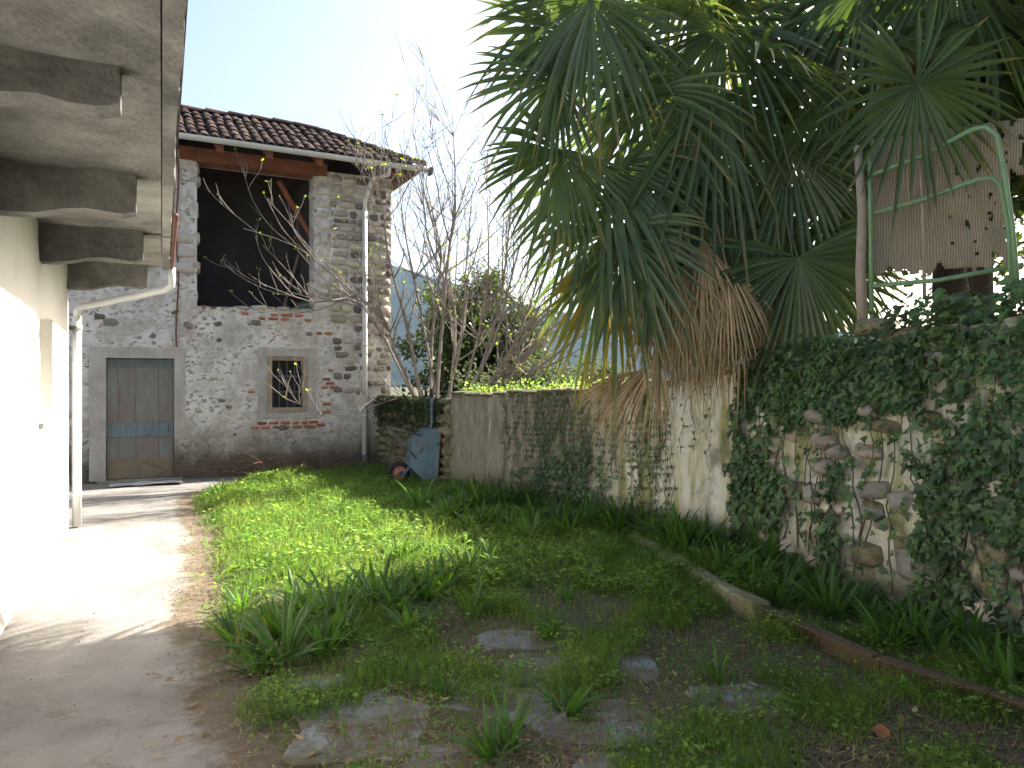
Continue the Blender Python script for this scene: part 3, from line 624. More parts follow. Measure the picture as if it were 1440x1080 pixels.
# ---------------------------------------------------------------- white house with stone eave
house = empty('white_house'); tag(house, 'white plastered house under a low stone-slab eave with corbels', 'house')
zSO = 2.93
def hwall(u, v, z): return hs(u, -v, z)
holed_wall(hwall, .0, 12, -.1, 3.0, [(1.35, 2.2, 1.27, 2.2)], .38, 'wall', m_white, house, .2, .006)
b = MB(); b.box(hs, .0, .38, -4.6, -.385, -.1, 3.0); b.build('end_wall', m_white, house)
b = MB(); b.box(hs, 1.3, 2.25, -.36, -.33, 1.2, 2.25); b.build('shutter', m_tanw, house)
b = MB(); b.box(hs, 1.352, 2.198, -.30, .03, 1.235, 1.268); b.build('window_sill', m_pale, house)
tj = [-.02, 2.1, 4.12, 6.2, 8.3, 10.4, 12.4]; lowr = [0, .012, -.005, -.085, -.08, -.085]
def rough_slab(t0, t1, w0, w1, z0, z1, name, mat, parent, nt=14, nw=8, amp=.012, rag=.0):
    b = MB(); 
    for top in (0, 1):
        for i in range(nt + 1):
            for j in range(nw + 1):
                t = t0 + (t1 - t0) * i / nt; w_ = w0 + (w1 - w0) * j / nw
                if j == nw: w_ += rag * fbm(t * 3, 2.2)
                b.v.append(tuple(hs(t, w_, (z1 if top else z0 + amp * fbm(t * 2.3, w_ * 2.3, z0) + amp * .5 * nz(t * 8, w_ * 8)))))
    k = (nt + 1) * (nw + 1); m1 = nw + 1
    for i in range(nt):
        for j in range(nw): a = i * m1 + j; b.f += [(a, a + 1, a + m1 + 1, a + m1), (a + k, a + k + m1, a + k + m1 + 1, a + k + 1)]
    for i in range(nt):
        for j in (0, nw): a = i * m1 + j; f = (a, a + m1, a + m1 + k, a + k); b.f.append(f if j else f[::-1])
    for j in range(nw):
        for i in (0, nt): a = i * m1 + j; f = (a, a + 1, a + 1 + k, a + k); b.f.append(f if not i else f[::-1])
    return b.build(name, mat, parent)
for i in range(6):
    dz = lowr[i]
    rough_slab(tj[i] + .006, tj[i + 1] - .006, -.3, .925, zSO + dz, zSO + .1 + dz * .2, 'eave_slab', m_soffit, house)
    rough_slab(tj[i] + .004, tj[i + 1] - .004, .931, 1.0, zSO + dz - .018, zSO + .12, 'eave_edge', m_soffit, house, 20, 2, .01, .012)
# corbels with a shaped underside
for t in (.06, 2.12, 4.16, 6.22, 8.3):
    b = MB(); th = .085; nseg = 12
    prof = [(0, .30), (.12, .30), (.25, .285), (.4, .25), (.52, .235), (.62, .255), (.72, .26), (.80, .235)]
    for side in (-th, th):
        for w_, h in prof:
            b.v.append(tuple(hs(t + side + .008 * nz(w_ * 5, t), w_ - .02, zSO - h + .012 * nz(w_ * 6, t * 3)))); b.v.append(tuple(hs(t + side, w_ - .02, zSO + .03)))
    k = len(prof) * 2
    for i in range(len(prof) - 1):
        a = i * 2; b.f += [(a, a + 1, a + 3, a + 2), (k + a, k + a + 2, k + a + 3, k + a + 1), (a, a + 2, k + a + 2, k + a)]
    e = k - 2; b.f += [(e, e + 1, k + e + 1, k + e), (0, k, k + 1, 1)]
    b.build('corbel', m_corbel, house)
# roof over the eave
b = MB()
for w_, z in ((1.02, zSO + .125), (-2.3, zSO + 1.5), (-5.2, zSO + .1)):
    for t in (-.15, 12.4): b.v += [tuple(hs(t, w_, z)), tuple(hs(t, w_, z + .09))]
b.f = [(1, 3, 7, 5), (5, 7, 11, 9), (0, 4, 6, 2), (4, 8, 10, 6), (0, 2, 3, 1), (8, 9, 11, 10), (0, 1, 5, 4), (4, 5, 9, 8), (2, 6, 7, 3), (6, 10, 11, 7)]
b.build('roof', m_corbel, house)
b = MB(); b.add([hs(0.02, -.02, 3.0), hs(0.02, -4.6, 3.0), hs(0.02, -2.3, zSO + 1.48), hs(.36, -.02, 3.0), hs(.36, -4.6, 3.0), hs(.36, -2.3, zSO + 1.48)], [(0, 1, 2), (5, 4, 3), (0, 3, 4, 1), (1, 4, 5, 2), (2, 5, 3, 0)]); b.build('gable', m_white, house)
b = MB(); b.tube([hs(t, 1.03, zSO + .03 - .012 * (2.9 - t)) for t in np.linspace(2.9, .05, 12)], .022, 8); b.build('gutter', m_rust, house, True)
pt = P(100, 432, 8.62)
b = MB(); b.tube([hs(.06, 1.03, zSO + .0), hs(.05, 1.03, zSO - .1), hs(.03, 1.03, zSO - .2), hs(-.03, .95, zSO - .25), hs(-.10, .12, zSO - .47), hs(-.10, .075, zSO - .52), hs(-.10, .07, zSO - .6)], .042, 10); b.build('drain_elbow', m_pvc, house, True)
b = MB(); b.tube([hs(-.10, .07, zSO - .58), hs(-.10, .07, .03)], .05, 10); d2 = b.build('downpipe', m_pvc, house, True)
for z in (2.2, .35):
    b = MB(); b.tube([hs(-.10, .07, z), hs(-.10, .07, z + .05)], .058, 10); b.build('pipe_clip', m_pvc, d2, True)
b = MB(); b.box(hs, -.2, .0, .0, .07, 2.2, 2.24); b.build('pipe_bracket', m_iron, house)

# ---------------------------------------------------------------- garden wall
gw = empty('garden_wall'); tag(gw, 'long stained plaster and cobble garden wall below the palms', 'garden wall')
def ribbon_wall(s0, s1, mat, name, parent, th=.34, step=.09):
    ss = np.arange(s0, s1, step); rows_ = 20; me = bpy.data.meshes.new(name); V = []; uv = []; Fc = []
    for s in ss:
        top = wall_top(s)
        for k in range(rows_ + 1):
            z = -.15 + (top + .15) * k / rows_; am = .012 if s < 5.2 else .045
            V.append(wallp(s, z, am * fbm(s * 2.2, z * 2.2) + .008 * nz(s * 9, z * 9) - .03 * z)); uv.append((s, z))
        V.append(wallp(s, top + .02 * nz(s * 5, 1), -th)); uv.append((s, top + .2)); V.append(wallp(s, -.15, -th)); uv.append((s, 0))
    m1 = rows_ + 3
    for i in range(len(ss) - 1):
        for k in range(m1 - 1): a = i * m1 + k; Fc.append((a, a + 1, a + m1 + 1, a + m1))
    Fc.append(tuple(range(m1))[::-1])
    me.from_pydata(V, [], Fc); l = me.uv_layers.new(name='UVMap'); idx = np.zeros(len(me.loops), np.int32); me.loops.foreach_get('vertex_index', idx)
    l.data.foreach_set('uv', np.array(uv)[idx].reshape(-1)); me.update(); return link(me, name, mat, parent, True)
ribbon_wall(0, WS[-1], m_gwall, 'plaster_face', gw)
def wmat(s, z, off):
    n = WN(s); ang = math.atan2(-n.x, n.y) + math.pi; return Matrix.Translation(wallp(s, z, off - .03 * z)) @ Matrix.Rotation(ang, 4, 'Z')
def wstone(vs_, s, z, wd, ht, dp_=.14, off=.0, rot=0, name='stone'): return put_stone(random.choice(vs_), name, wmat(s, z, off) @ Matrix.Rotation(rot, 4, 'Y'), (wd, dp_, ht), gw)
for px, py, wpx, hpx in ((1157, 620, 36, 34), (1177, 636, 20, 24), (1160, 658, 34, 30), (1148, 585, 40, 28), (1222, 578, 34, 26)):
    s, z = wall_sz(px, py); d = wall_at(s)[0].y; wstone(cv, s, z, wpx / F * d * 1.25, hpx / F * d, .2, .03, 0, 'cobble')
for px, py, wpx, hpx, vs_ in ((1162, 688, 42, 26, pv), (1300, 796, 92, 62, pv), (1215, 636, 40, 22, sv), (1170, 715, 40, 22, sv), (1225, 722, 36, 26, pv), (1238, 738, 26, 22, cv), (1215, 780, 44, 36, mv), (1310, 500, 48, 20, pv), (1225, 690, 50, 30, pv), (1265, 705, 44, 34, pv), (1290, 520, 40, 16, mv), (1110, 770, 26, 34, sv), (1265, 470, 60, 22, mv), (1215, 460, 50, 26, mv), (1345, 470, 30, 20, pv),
    (1265, 560, 50, 30, pv), (1325, 640, 46, 40, mv), (1330, 720, 50, 44, mv), (1080, 720, 40, 40, mv), (1075, 640, 40, 34, sv), (1270, 850, 70, 30, mv), (1380, 860, 60, 50, sv), (1400, 780, 60, 50, mv), (1395, 690, 60, 44, sv), (1110, 690, 44, 30, mv), (1150, 790, 50, 34, sv), (1240, 600, 44, 24, mv), (1300, 590, 40, 30, mv)):
    s, z = wall_sz(px, py); d = wall_at(s)[0].y; wstone(vs_, s, z, wpx / F * d * 1.25, hpx / F * d, .16, -.012, random.uniform(-.1, .1))
for i in range(26):
    s = random.uniform(6.0, 9.5); z = random.uniform(.1, 1.9); wstone(random.choice([mv, sv, pv]), s, z, random.uniform(.14, .3), random.uniform(.1, .2), .12, -.01, random.uniform(-.1, .1))
s = 0.02
while s < 5.4:   # flat coping stones along the plastered stretch
    w_ = random.uniform(.25, .5); t_ = wall_top(s + w_ / 2); p = wallp(s + w_ / 2, t_ + .0, -.15)
    n = WN(s); ang = math.atan2(-n.x, n.y) + math.pi
    put_stone(random.choice(mv), 'coping_stone', Matrix.Translation(p) @ Matrix.Rotation(ang, 4, 'Z'), (w_ * 1.0, .42, .07), gw); s += w_
# mossy rubble stretch between barn and plastered wall
MWA, MWB = Vector((-1.08, 11.72)), Vector((-2.5, 14.32)); md = (MWB - MWA).normalized(); mn = Vector((-md.y, md.x))
if mn.dot(-MWA) < 0: mn = -mn
mang = math.atan2(-mn.x, mn.y) + math.pi; mlen = (MWB - MWA).length
rw = empty('mossy_rubble_wall'); tag(rw, 'low mossy rubble wall between the barn corner and plastered wall', 'rubble wall')
def mfr(a, bb, z): q = MWA + md * a - mn * bb; return Vector((q.x, q.y, z))
b = MB(); b.box(mfr, -.2, mlen, .03, .5, -.1, 1.36); b.build('core', m_moss, rw)
z = 0.0
while z < 1.36:
    h = random.uniform(.08, .2); a = -.2 - random.random() * .2
    while a < mlen:
        w_ = random.uniform(.1, .34); q = mfr(a + w_ / 2, .05 + random.uniform(-.03, .03), z + h / 2 + random.uniform(-.02, .02))
        put_stone(random.choice(mv), 'stone', Matrix.Translation(q) @ Matrix.Rotation(mang, 4, 'Z') @ Matrix.Rotation(random.uniform(-.08, .08), 4, 'Y'), (w_ * .98, .2, h * random.uniform(.75, 1.1)), rw); a += w_
    z += h
pos = np.array([mfr(random.uniform(-.1, mlen), random.uniform(-.09, .05), max(.3, 1.38 - abs(random.gauss(0, .28)))) for i in range(6000)]); nn = rng.normal(size=(6000, 3)) + np.array([mn.x, mn.y, .6]) * 1.2
tri = [(-.5, 0, 0), (.5, 0, 0), (0, 1, .2)]
tag(bake('moss', tri, [(0, 1, 2)], pos, frames(nn, rng.uniform(0, 6.3, 6000)), rng.uniform(.02, .055, 6000), m_mossl, rw), kind='stuff')

# ---------------------------------------------------------------- ivy
LF = [(0, -.12, 0), (.30, -.18, .03), (.50, .12, .06), (.22, .22, 0), (.16, .62, .02), (0, .82, -.04), (-.16, .62, .02), (-.22, .22, 0), (-.50, .12, .06), (-.30, -.18, .03), (0, .2, -.05)]
LFF = [(0, 1, 10), (1, 2, 3, 10), (3, 4, 5, 10), (5, 6, 7, 10), (7, 8, 9, 10), (9, 0, 10)]
def ivy_dens(s, z):
    top = wall_at(s)[1]
    if s < 5.1: return 0
    edge = .16 * fbm(s * 2.3, z * 2.3, 9)
    if s + edge < 5.35: return 0
    if s + edge < 6.0: return .85 if fbm(s * 2.2, z * 2.2, 31) > -.35 else .25
    gap = fbm(s * 1.7, z * 1.7, 21)
    if s + edge > 7.35: return .8 if gap > -.15 else .22
    if z + edge > top - .5: return .95
    return .08 + (.55 if fbm(s * 2.2, z * 2.2, 5) > .25 else 0)
pos, nn, sc = [], [], []
for i in range(24000):
    s = random.uniform(5.1, 10.6); top = wall_top(s); z = random.uniform(.0, top + .14)
    if random.random() > ivy_dens(s, min(z, top)): continue
    n = WN(s); clump = .5 + .5 * fbm(s * 3.1, z * 3.1, 2)
    if z > top - .02 or random.random() < .12:   # hangs over and covers the top
        off = random.uniform(-.35, .12); zz = top + random.uniform(-.1, .12) + .09 * fbm(s * 2, 1) + (.1 if s > 7 else 0); q = wallp(s, zz, off); v = Vector((n.x * .7, n.y * .7, .9))
    else: q = wallp(s, z, .035 + .13 * max(0, clump) * random.uniform(.3, 1) - .03 * z); v = Vector((n.x, n.y, .35))
    pos.append(q); nn.append(v + Vector((random.gauss(0, .38), random.gauss(0, .38), random.gauss(0, .38)))); sc.append(random.choice([random.uniform(.03, .06), random.uniform(.05, .1)]))
N_ = len(pos); spin = np.pi + rng.normal(0, .7, N_)
ivy = empty('ivy', wallp(6.2, 0)); tag(ivy, 'dense dark green ivy blanketing the cobbled end of the garden wall', 'ivy')
def rebase(o, root): o.matrix_parent_inverse = Matrix.Translation(-root.location); return o
rebase(tag(bake('leaves', LF, LFF, np.array(pos), frames(np.array(nn), spin), np.array(sc), m_ivy, ivy), kind='stuff'), ivy)
b = MB()
for i in range(60):
    s = random.uniform(5.3, 9.5); z = random.uniform(0, .5); pts = []
    zt_ = random.uniform(.8, wall_at(s)[1])
    while z < zt_: pts.append(wallp(s, z, .03 - .03 * z + random.uniform(0, .02))); z += .12; s += random.gauss(0, .035)
    if len(pts) > 2: b.tube(pts, [.007 * (1 - .6 * k / len(pts)) for k in range(len(pts))], 4, False)
rebase(b.build('stems', m_stem, ivy), ivy)
pos, nn, sc = [], [], []; b = MB()
ivy2 = empty('trailing_ivy', wallp(2.5, 0)); tag(ivy2, 'thin trailing ivy strands hanging down the plastered garden wall', 'ivy')
for i in range(95):
    s = random.choice([random.gauss(2.7, .55), random.gauss(2.4, .4), random.uniform(1.2, 5.1), random.gauss(4.0, .3)]); s = min(max(s, .3), 5.2); z = wall_top(s) + .02; zl = random.uniform(.05, 1.1) if random.random() < .7 else .1; pts = []
    while z > zl:
        pts.append(wallp(s, z, .02 - .03 * z + random.uniform(0, .012))); z -= .07; s += random.gauss(0, .034)
        dens = .85 if (2.0 < s < 3.5 and z < .9) else .45
        for _ in range(2):
            if random.random() < dens: pos.append(wallp(s + random.gauss(0, .03), z, .035 - .03 * z)); n = WN(s); nn.append(Vector((n.x + random.gauss(0, .3), n.y + random.gauss(0, .3), .4 + random.gauss(0, .3)))); sc.append(random.uniform(.025, .055))
    if len(pts) > 2: b.tube(pts, .0035, 3, False)
for i in range(1500):
    s = random.gauss(2.75, .42); z = abs(random.gauss(0, .42)) + .02
    if z < wall_at(s)[1] and fbm(s * 2.5, z * 2.5, 44) > -.15: n = WN(s); pos.append(wallp(s, z, .03 + random.uniform(0, .06) - .03 * z)); nn.append(Vector((n.x + random.gauss(0, .35), n.y + random.gauss(0, .35), .4 + random.gauss(0, .35)))); sc.append(random.uniform(.03, .075))
rebase(b.build('stems', m_stem, ivy2), ivy2)
rebase(tag(bake('leaves', LF, LFF, np.array(pos), frames(np.array(nn), np.pi + rng.normal(0, .6, len(pos))), np.array(sc), m_ivy, ivy2), kind='stuff'), ivy2)
# bright weeds along the wall top
pos = []; 
for i in range(800):
    s = random.uniform(.2, 3.6); p = wallp(s, wall_top(s) + .03 + abs(random.gauss(0, .06)) * (1 + .8 * nz(s * 3, 4)), random.uniform(-.5, .03)); pos.append(p)
nn = rng.normal(size=(len(pos), 3)) * .6 + np.array([0, -.3, .8])
QL = [(-.35, 0, 0), (0, -.5, 0), (.35, 0, .0), (0, .6, .08)]
tag(bake('walltop_weeds', QL, [(0, 1, 2, 3)], np.array(pos), frames(nn, rng.uniform(0, 6.3, len(pos))), rng.uniform(.025, .06, len(pos)), m_weed), 'yellow-green weeds sprouting along the top of the garden wall', 'weeds', kind='stuff')

# ---------------------------------------------------------------- palms
def frond(hub, axis, nrm, L_, crown, root, mat=m_frond, nseg=34, spread=125, droop=.35, name='frond', wid=.0225, petiole=True):
    axis = Vector(axis).normalized(); nrm = Vector(nrm); nrm = (nrm - axis * nrm.dot(axis)).normalized(); side = axis.cross(nrm)
    b = MB(); rr = random
    for k in range(nseg):
        if rr.random() < .05: continue
        ph = R(spread) * (2 * (k + .5) / nseg - 1); d = axis * math.cos(ph) + side * math.sin(ph) + nrm * (.10 * math.cos(3 * ph) + rr.gauss(0, .05)); d.normalize()
        l = L_ * (1 - .28 * (abs(ph) / R(spread)) ** 2) * rr.uniform(.9, 1.05); tng = (nrm.cross(d)).normalized(); dr_ = droop * rr.uniform(.5, 1.4); kink = rr.random() < .2
        base = len(b.v); ns = 6
        for q in range(ns + 1):
            f = q / ns; wv = (wid if f < .4 else wid * (1 - ((f - .4) / .6) ** 2.4) + .0012) * min(1.1, L_ / .9)
            wv = min(wv, L_ * f * math.tan(R(spread) / nseg) * 1.02 + .002)
            c = hub + d * (l * f) + Vector((0, 0, -dr_ * l * f ** 2.4)) + (Vector((0, 0, -.7 * l * max(0, f - .55) ** 1.2)) if kink else Vector())
            b.v += [tuple(c - tng * wv + nrm * wv * .45), tuple(c), tuple(c + tng * wv + nrm * wv * .45)]
        for q in range(ns):
            a = base + q * 3; b.f += [(a, a + 1, a + 4, a + 3), (a + 1, a + 2, a + 5, a + 4)]
    o = rebase(b.build(name, mat, root), root)
    at = o.data.attributes.new('tip', 'FLOAT', 'POINT'); at.data.foreach_set('value', np.tile(np.repeat(np.arange(7) / 6, 3), len(b.v) // 21))
    if petiole:
        b = MB(); c0 = Vector(crown); mid = c0.lerp(hub, .5) + Vector((0, 0, .16 * (hub - c0).length)); pts = [c0.lerp(mid, f).lerp(mid.lerp(hub, f), f) for f in np.linspace(0, 1, 7)]
        b.tube(pts, [.02, .017, .014, .012, .011, .01, .009], 5); p_ = b.build('petiole', m_pet if mat is m_frond else m_dead, o); p_.matrix_parent_inverse = Matrix.Identity(4)
    return o
def palm(name, label, cpx, cpy, cd_, base_z, explicit, nrand, seed, rdist=(.7, 1.0)):
    C_ = P(cpx, cpy, cd_); root = empty(name, (C_.x + .62, C_.y + .58, base_z)); tag(root, label, 'palm tree', 'fan palms behind the garden wall'); random.seed(seed)
    b = MB(); hgt = C_.z - base_z; pts = [Vector((C_.x + .62 * (1 - f) ** .7 + .03 * math.sin(5 * f), C_.y + .58 * (1 - f) ** .7, base_z - .1 + (hgt + .1) * f)) for f in np.linspace(0, 1, 16)]
    b.tube(pts, [.15 + .02 * (k % 2) for k in range(16)], 12); rebase(b.build('trunk', m_fibre, root, True), root)
    b = MB()
    for i in range(260):   # shaggy fibre ends on the trunk
        f = random.uniform(.1, .98); a = random.uniform(0, 6.3); z = base_z + hgt * f; p = Vector((C_.x + .62 * (1 - f) ** .7 + math.cos(a) * .15, C_.y + .58 * (1 - f) ** .7 + math.sin(a) * .15, z)); q = p + Vector((math.cos(a) * .07, math.sin(a) * .07, random.uniform(-.15, .05)))
        b.tube([p, q], [.008, .002], 3, False)
    rebase(tag(b.build('trunk_fibres', m_fibre, root), kind='stuff'), root)
    for e in explicit:
        hx_, hy_, dd_, an, L_ = e[:5]; L_ *= 1.13; kind = e[5] if len(e) > 5 else 'g'; sp = e[6] if len(e) > 6 else 118
        hub = P(hx_, hy_, dd_); a = R(an); ax = Vector((math.cos(a), random.uniform(-.35, .1), math.sin(a)))
        nr = Vector((random.uniform(-.5, .5), -1, random.uniform(.0, .6)))
        if kind == 'd': frond(hub, ax, nr, L_, C_, root, m_dead, 30, random.uniform(26, 46), random.uniform(.15, .45), 'dead_frond', .009)
        elif kind == 'y': frond(hub, ax, nr, L_, C_, root, m_yfrond, 30, 95, .4, 'yellowing_frond')
        else: frond(hub, ax, nr, L_, C_, root, m_frond, 44, sp, random.uniform(.12, .38))
    for i in range(nrand):
        az = random.uniform(0, 6.283); el = random.uniform(-.75, 1.1); d = Vector((math.cos(az) * math.cos(el), math.sin(az) * math.cos(el), math.sin(el))); ds_ = random.uniform(*rdist)
        hub = C_ + d * ds_ + Vector((0, 0, -.1)); ax = (d + Vector((0, 0, -.45))).normalized(); nr = Vector((0, 0, 1)) + Vector((random.gauss(0, .3), random.gauss(0, .3), 0)) - d * .2
        if abs(ax.z) > .9: nr = Vector((0, -1, .2))
        tip = hub + ax * .85; tpx = 720 + F * tip.x / tip.y
        if tpx < 770 or (tip.y > 7.5 and tpx < 930): continue
        frond(hub, ax, nr, random.uniform(.75, .95), C_, root, m_frond, 38, 112, .42)
    return root
EA = [(832, 0, 6.9, -122, .95), (785, 112, 6.9, 187, .74), (905, 132, 7.2, -108, 1.1), (1018, 38, 7.3, -132, 1.05), (1003, 135, 7.1, -97, 1.1), (852, 235, 7.4, -103, 1.0), (790, 215, 7.0, -118, .7), (900, 55, 7.5, -142, .95),
      (805, 50, 7.0, 165, .75), (940, 10, 8.0, 115, .9), (1055, 0, 7.8, 50, .9), (868, 325, 7.3, -98, .95), (925, 300, 7.2, -93, 1.0), (980, -40, 7.6, -100, .9), (865, 385, 7.4, -102, .75, 'y'),
      (935, 395, 7.2, -94, .7, 'd'), (965, 400, 7.1, -88, .75, 'd'), (990, 410, 7.2, -97, .7, 'd'), (905, 520, 7.0, -135, .55, 'd'), (925, 505, 6.95, -118, .55, 'd'), (880, 525, 7.2, -150, .45, 'd'), (950, 430, 7.25, -80, .6, 'd'), (975, 395, 7.3, -100, .7, 'd')] + [(925 + 8 * k, 335 + (k * 23) % 60, 7.0 + .05 * (k % 4), -102 + 5 * (k % 5), .68, 'd') for k in range(13)]
EB = [(1110, 215, 6.8, -90, 1.05), (1000, 320, 7.0, -103, .9), (1122, 362, 6.5, -86, .9), (1015, 245, 6.9, -120, .95), (1185, 250, 7.1, -62, .9), (1060, 150, 7.1, -105, 1.0), (1155, 320, 7.1, -45, .75), (970, 250, 7.0, -100, .95), (1050, 290, 6.9, -95, .85), (1070, 385, 6.9, -100, .65, 'y'), (1105, 400, 6.9, -80, .6, 'y'),
      (1045, 410, 6.9, -95, .7, 'd'), (1075, 420, 6.85, -85, .65, 'd'), (1095, 415, 6.9, -75, .6, 'd'), (1025, 415, 7.0, -102, .65, 'd'), (1060, 400, 7.1, -90, .7, 'd'), (1200, 290, 7.3, -85, .6, 'd')] + [(1028 + 9 * k, 352 + (k * 17) % 46, 7.0 + .05 * (k % 4), -98 + 4 * (k % 6), .64, 'd') for k in range(9)]
EC = [(1290, 117, 5.75, -75, .78, 'g', 165), (1180, 110, 6.9, -150, 1.0), (1390, 20, 6.6, -40, 1.0), (1205, 10, 7.1, 150, .95), (1410, 110, 7.4, -25, .9), (1245, 170, 7.1, -105, .75), (1330, -60, 6.6, -80, .95), (1150, 40, 7.0, -110, 1.0), (1220, -30, 6.8, -100, .9)]
EA = [(e[0], e[1], e[2] - (.65 if e[0] < 900 else .4) * (1 if len(e) < 6 or e[5] != 'd' else .6)) + tuple(e[3:]) for e in EA]
palm('fan_palm', 'tall fan palm with drooping green fans and dry skirt over the wall', 940, 110, 7.4, 1.25, EA, 9, 11)
palm('fan_palm', 'short fan palm with yellowing lower fans beside the ivy', 1085, 285, 7.5, 1.3, EB, 4, 12, (.5, .75))
palm('fan_palm', 'fan palm with round fan above the green tube frame', 1300, 40, 7.3, 1.4, EC, 12, 13)
random.seed(21)
# ---------------------------------------------------------------- bare fig tree
fig = empty('fig_tree', (-1.1, 12.9, 1.2)); tag(fig, 'bare many-stemmed fig tree budding behind the garden wall', 'fig tree')
buds = []
def branch(b, pts, r0, r1, depth):
    pts = [Vector(p) for p in pts]
    fine = []
    for i in range(len(pts) - 1):
        p0, p1, p2, p3 = pts[max(i - 1, 0)], pts[i], pts[i + 1], pts[min(i + 2, len(pts) - 1)]
        for f in (0, .33, .66): fine.append(.5 * ((2 * p1) + (p2 - p0) * f + (2 * p0 - 5 * p1 + 4 * p2 - p3) * f * f + (3 * p1 - p0 - 3 * p2 + p3) * f ** 3))
    fine.append(pts[-1]); n = len(fine); b.tube(fine, [r0 + (r1 - r0) * k / (n - 1) for k in range(n)], 6 if r0 > .015 else 4, False)
    buds.append((fine[-1], (fine[-1] - fine[-2]).normalized()))
    if depth <= 0: return
    ln = sum((fine[k + 1] - fine[k]).length for k in range(n - 1)); cnt = max(3, int(ln * (4.4 if depth > 1 else 3.2)))
    for c in range(cnt):
        k = random.randint(int(n * .25), n - 2); f = k / n; t = (fine[k + 1] - fine[k]).normalized()
        d = (t * .75 + Vector((random.gauss(0, .55), random.gauss(0, .45), random.gauss(.25, .4)))).normalized(); l = random.uniform(.35, .8) * (ln * .45 if depth > 1 else .75); r = (r0 + (r1 - r0) * f) * .6; q = fine[k]; cp = [q]
        for s_ in range(3): d = (d + Vector((random.gauss(0, .16), random.gauss(0, .14), .16))).normalized(); q = q + d * l / 3; cp.append(q)
        if (q - Vector((FO.x, FO.y, 0))).dot(Vector((fv.x, fv.y, 0))) > -.25 and q.x < UR: continue
        branch(b, cp, max(r, .006), max(.0035, r * .4), depth - 1)
STEMS = [[(592, 557), (558, 500), (538, 450), (460, 380), (412, 345), (342, 321)], [(595, 557), (573, 461), (546, 360), (538, 290), (522, 250)], [(606, 556), (608, 473), (620, 368), (612, 313), (577, 173)], [(613, 556), (628, 383), (640, 278), (636, 160)],
         [(645, 556), (671, 477), (686, 399), (686, 306), (682, 208)], [(640, 556), (690, 492), (721, 383), (744, 294), (760, 230)], [(660, 556), (748, 492), (799, 391), (822, 330)], [(668, 556), (764, 470), (845, 420)], [(590, 557), (511, 430), (440, 425), (371, 400)],
         [(625, 556), (650, 470), (655, 380), (665, 260)], [(600, 556), (560, 560), (480, 585), (400, 560)], [(650, 556), (720, 500), (770, 440), (830, 395)], [(618, 556), (590, 430), (570, 330), (560, 250)], [(655, 556), (700, 530), (770, 515), (850, 470)], [(665, 556), (730, 470), (760, 380), (790, 300)], [(655, 556), (700, 440), (715, 330), (722, 250)], [(672, 556), (780, 500), (860, 440)], [(630, 556), (640, 440), (600, 330), (595, 220)]]
for i, st in enumerate(STEMS):
    b = MB(); dpt = (13.45 if st[0][0] < 632 else 12.45) + random.uniform(-.1, .25); pts = []
    for k, (x, y) in enumerate(st): dd_ = dpt + (random.uniform(-.25, .35) * k / 3 if i not in (0, 1, 8, 10) else -.22 * k); pts.append(P(x, y, max(dd_, 10.9)))
    pts[0].z = 1.15
    branch(b, pts, random.uniform(.026, .04) if i != 10 else .013, .005, 2); rebase(b.build('stem', m_bark, fig), fig)
pos, nn = [], []
for p, d in buds:
    for k in range(random.choice([0, 0, 1, 2, 3])): pos.append(p + Vector((random.gauss(0, .02), random.gauss(0, .02), random.uniform(0, .03)))); nn.append(Vector((random.gauss(0, 1), random.gauss(0, 1), random.gauss(0, 1))))
rebase(tag(bake('young_leaves', QL, [(0, 1, 2, 3)], np.array(pos), frames(np.array(nn), rng.uniform(0, 6, len(pos))), rng.uniform(.02, .055, len(pos)), m_bud, fig), kind='stuff'), fig)

# ---------------------------------------------------------------- leafy trees
def leafy(name, label, cat, base, clumps, nleaf, lsize, mat, trunk_h, csize=.45, tr=.1, group=None):
    root = empty(name, base); tag(root, label, cat, group); base = Vector(base)
    b = MB(); b.tube([base, base + Vector((.05, .03, trunk_h * .5)), base + Vector((0, .05, trunk_h))], [tr, tr * .8, tr * .5], 8)
    for c in clumps[::max(1, len(clumps) // 16)]:
        c = Vector(c); s_ = base + Vector((0, 0, trunk_h * random.uniform(.3, .95))); b.tube([s_, s_.lerp(c, .5) + Vector((0, 0, .1)), c], [tr * .35, tr * .22, .008], 5, False)
    rebase(b.build('trunk', m_trunk, root, True), root)
    C_ = np.array(clumps); idx = rng.integers(0, len(C_), nleaf); pos = C_[idx] + rng.normal(0, csize * .45, (nleaf, 3)) * np.array([1, 1, .75])
    nn = rng.normal(size=(nleaf, 3)) + np.array([0, -.2, .9])
    rebase(tag(bake('crown', QL, [(0, 1, 2, 3)], pos, frames(nn, rng.uniform(0, 6.3, nleaf)), rng.uniform(.6, 1.3, nleaf) * lsize, mat, root), kind='stuff'), root); return root
def blob(c, r, n, shell=.5):
    o = []
    while len(o) < n:
        v = rng.normal(size=3); v /= np.linalg.norm(v); k = shell + (1 - shell) * rng.random(); q = np.array(c) + v * np.array(r) * k * (1 + .25 * fbm(*(v * 1.7)))
        o.append(q)
    return o
leafy('evergreen_bush', 'dark ivy-clad evergreen bush behind the bare fig tree', 'bush', (-.7, 16.3, 1.1), blob((-.75, 16.3, 2.5), (1.7, 1.1, 1.4), 150, .2), 26000, .09, m_dark, 1.6, .35, .09)
leafy('shrub', 'pale grey-green shrub just over the garden wall', 'shrub', (1.25, 11.3, 1.25), blob((1.25, 11.3, 1.65), (.5, .4, .38), 40, .3), 4500, .035, m_olive, .4, .2, .03)
leafy('shrub', 'low leafy undergrowth shrub between fig tree and palms', 'shrub', (.35, 13.2, 1.2), blob((.35, 13.2, 1.6), (1.3, .5, .45), 60, .3), 5000, .06, m_olive, .4, .3, .04)
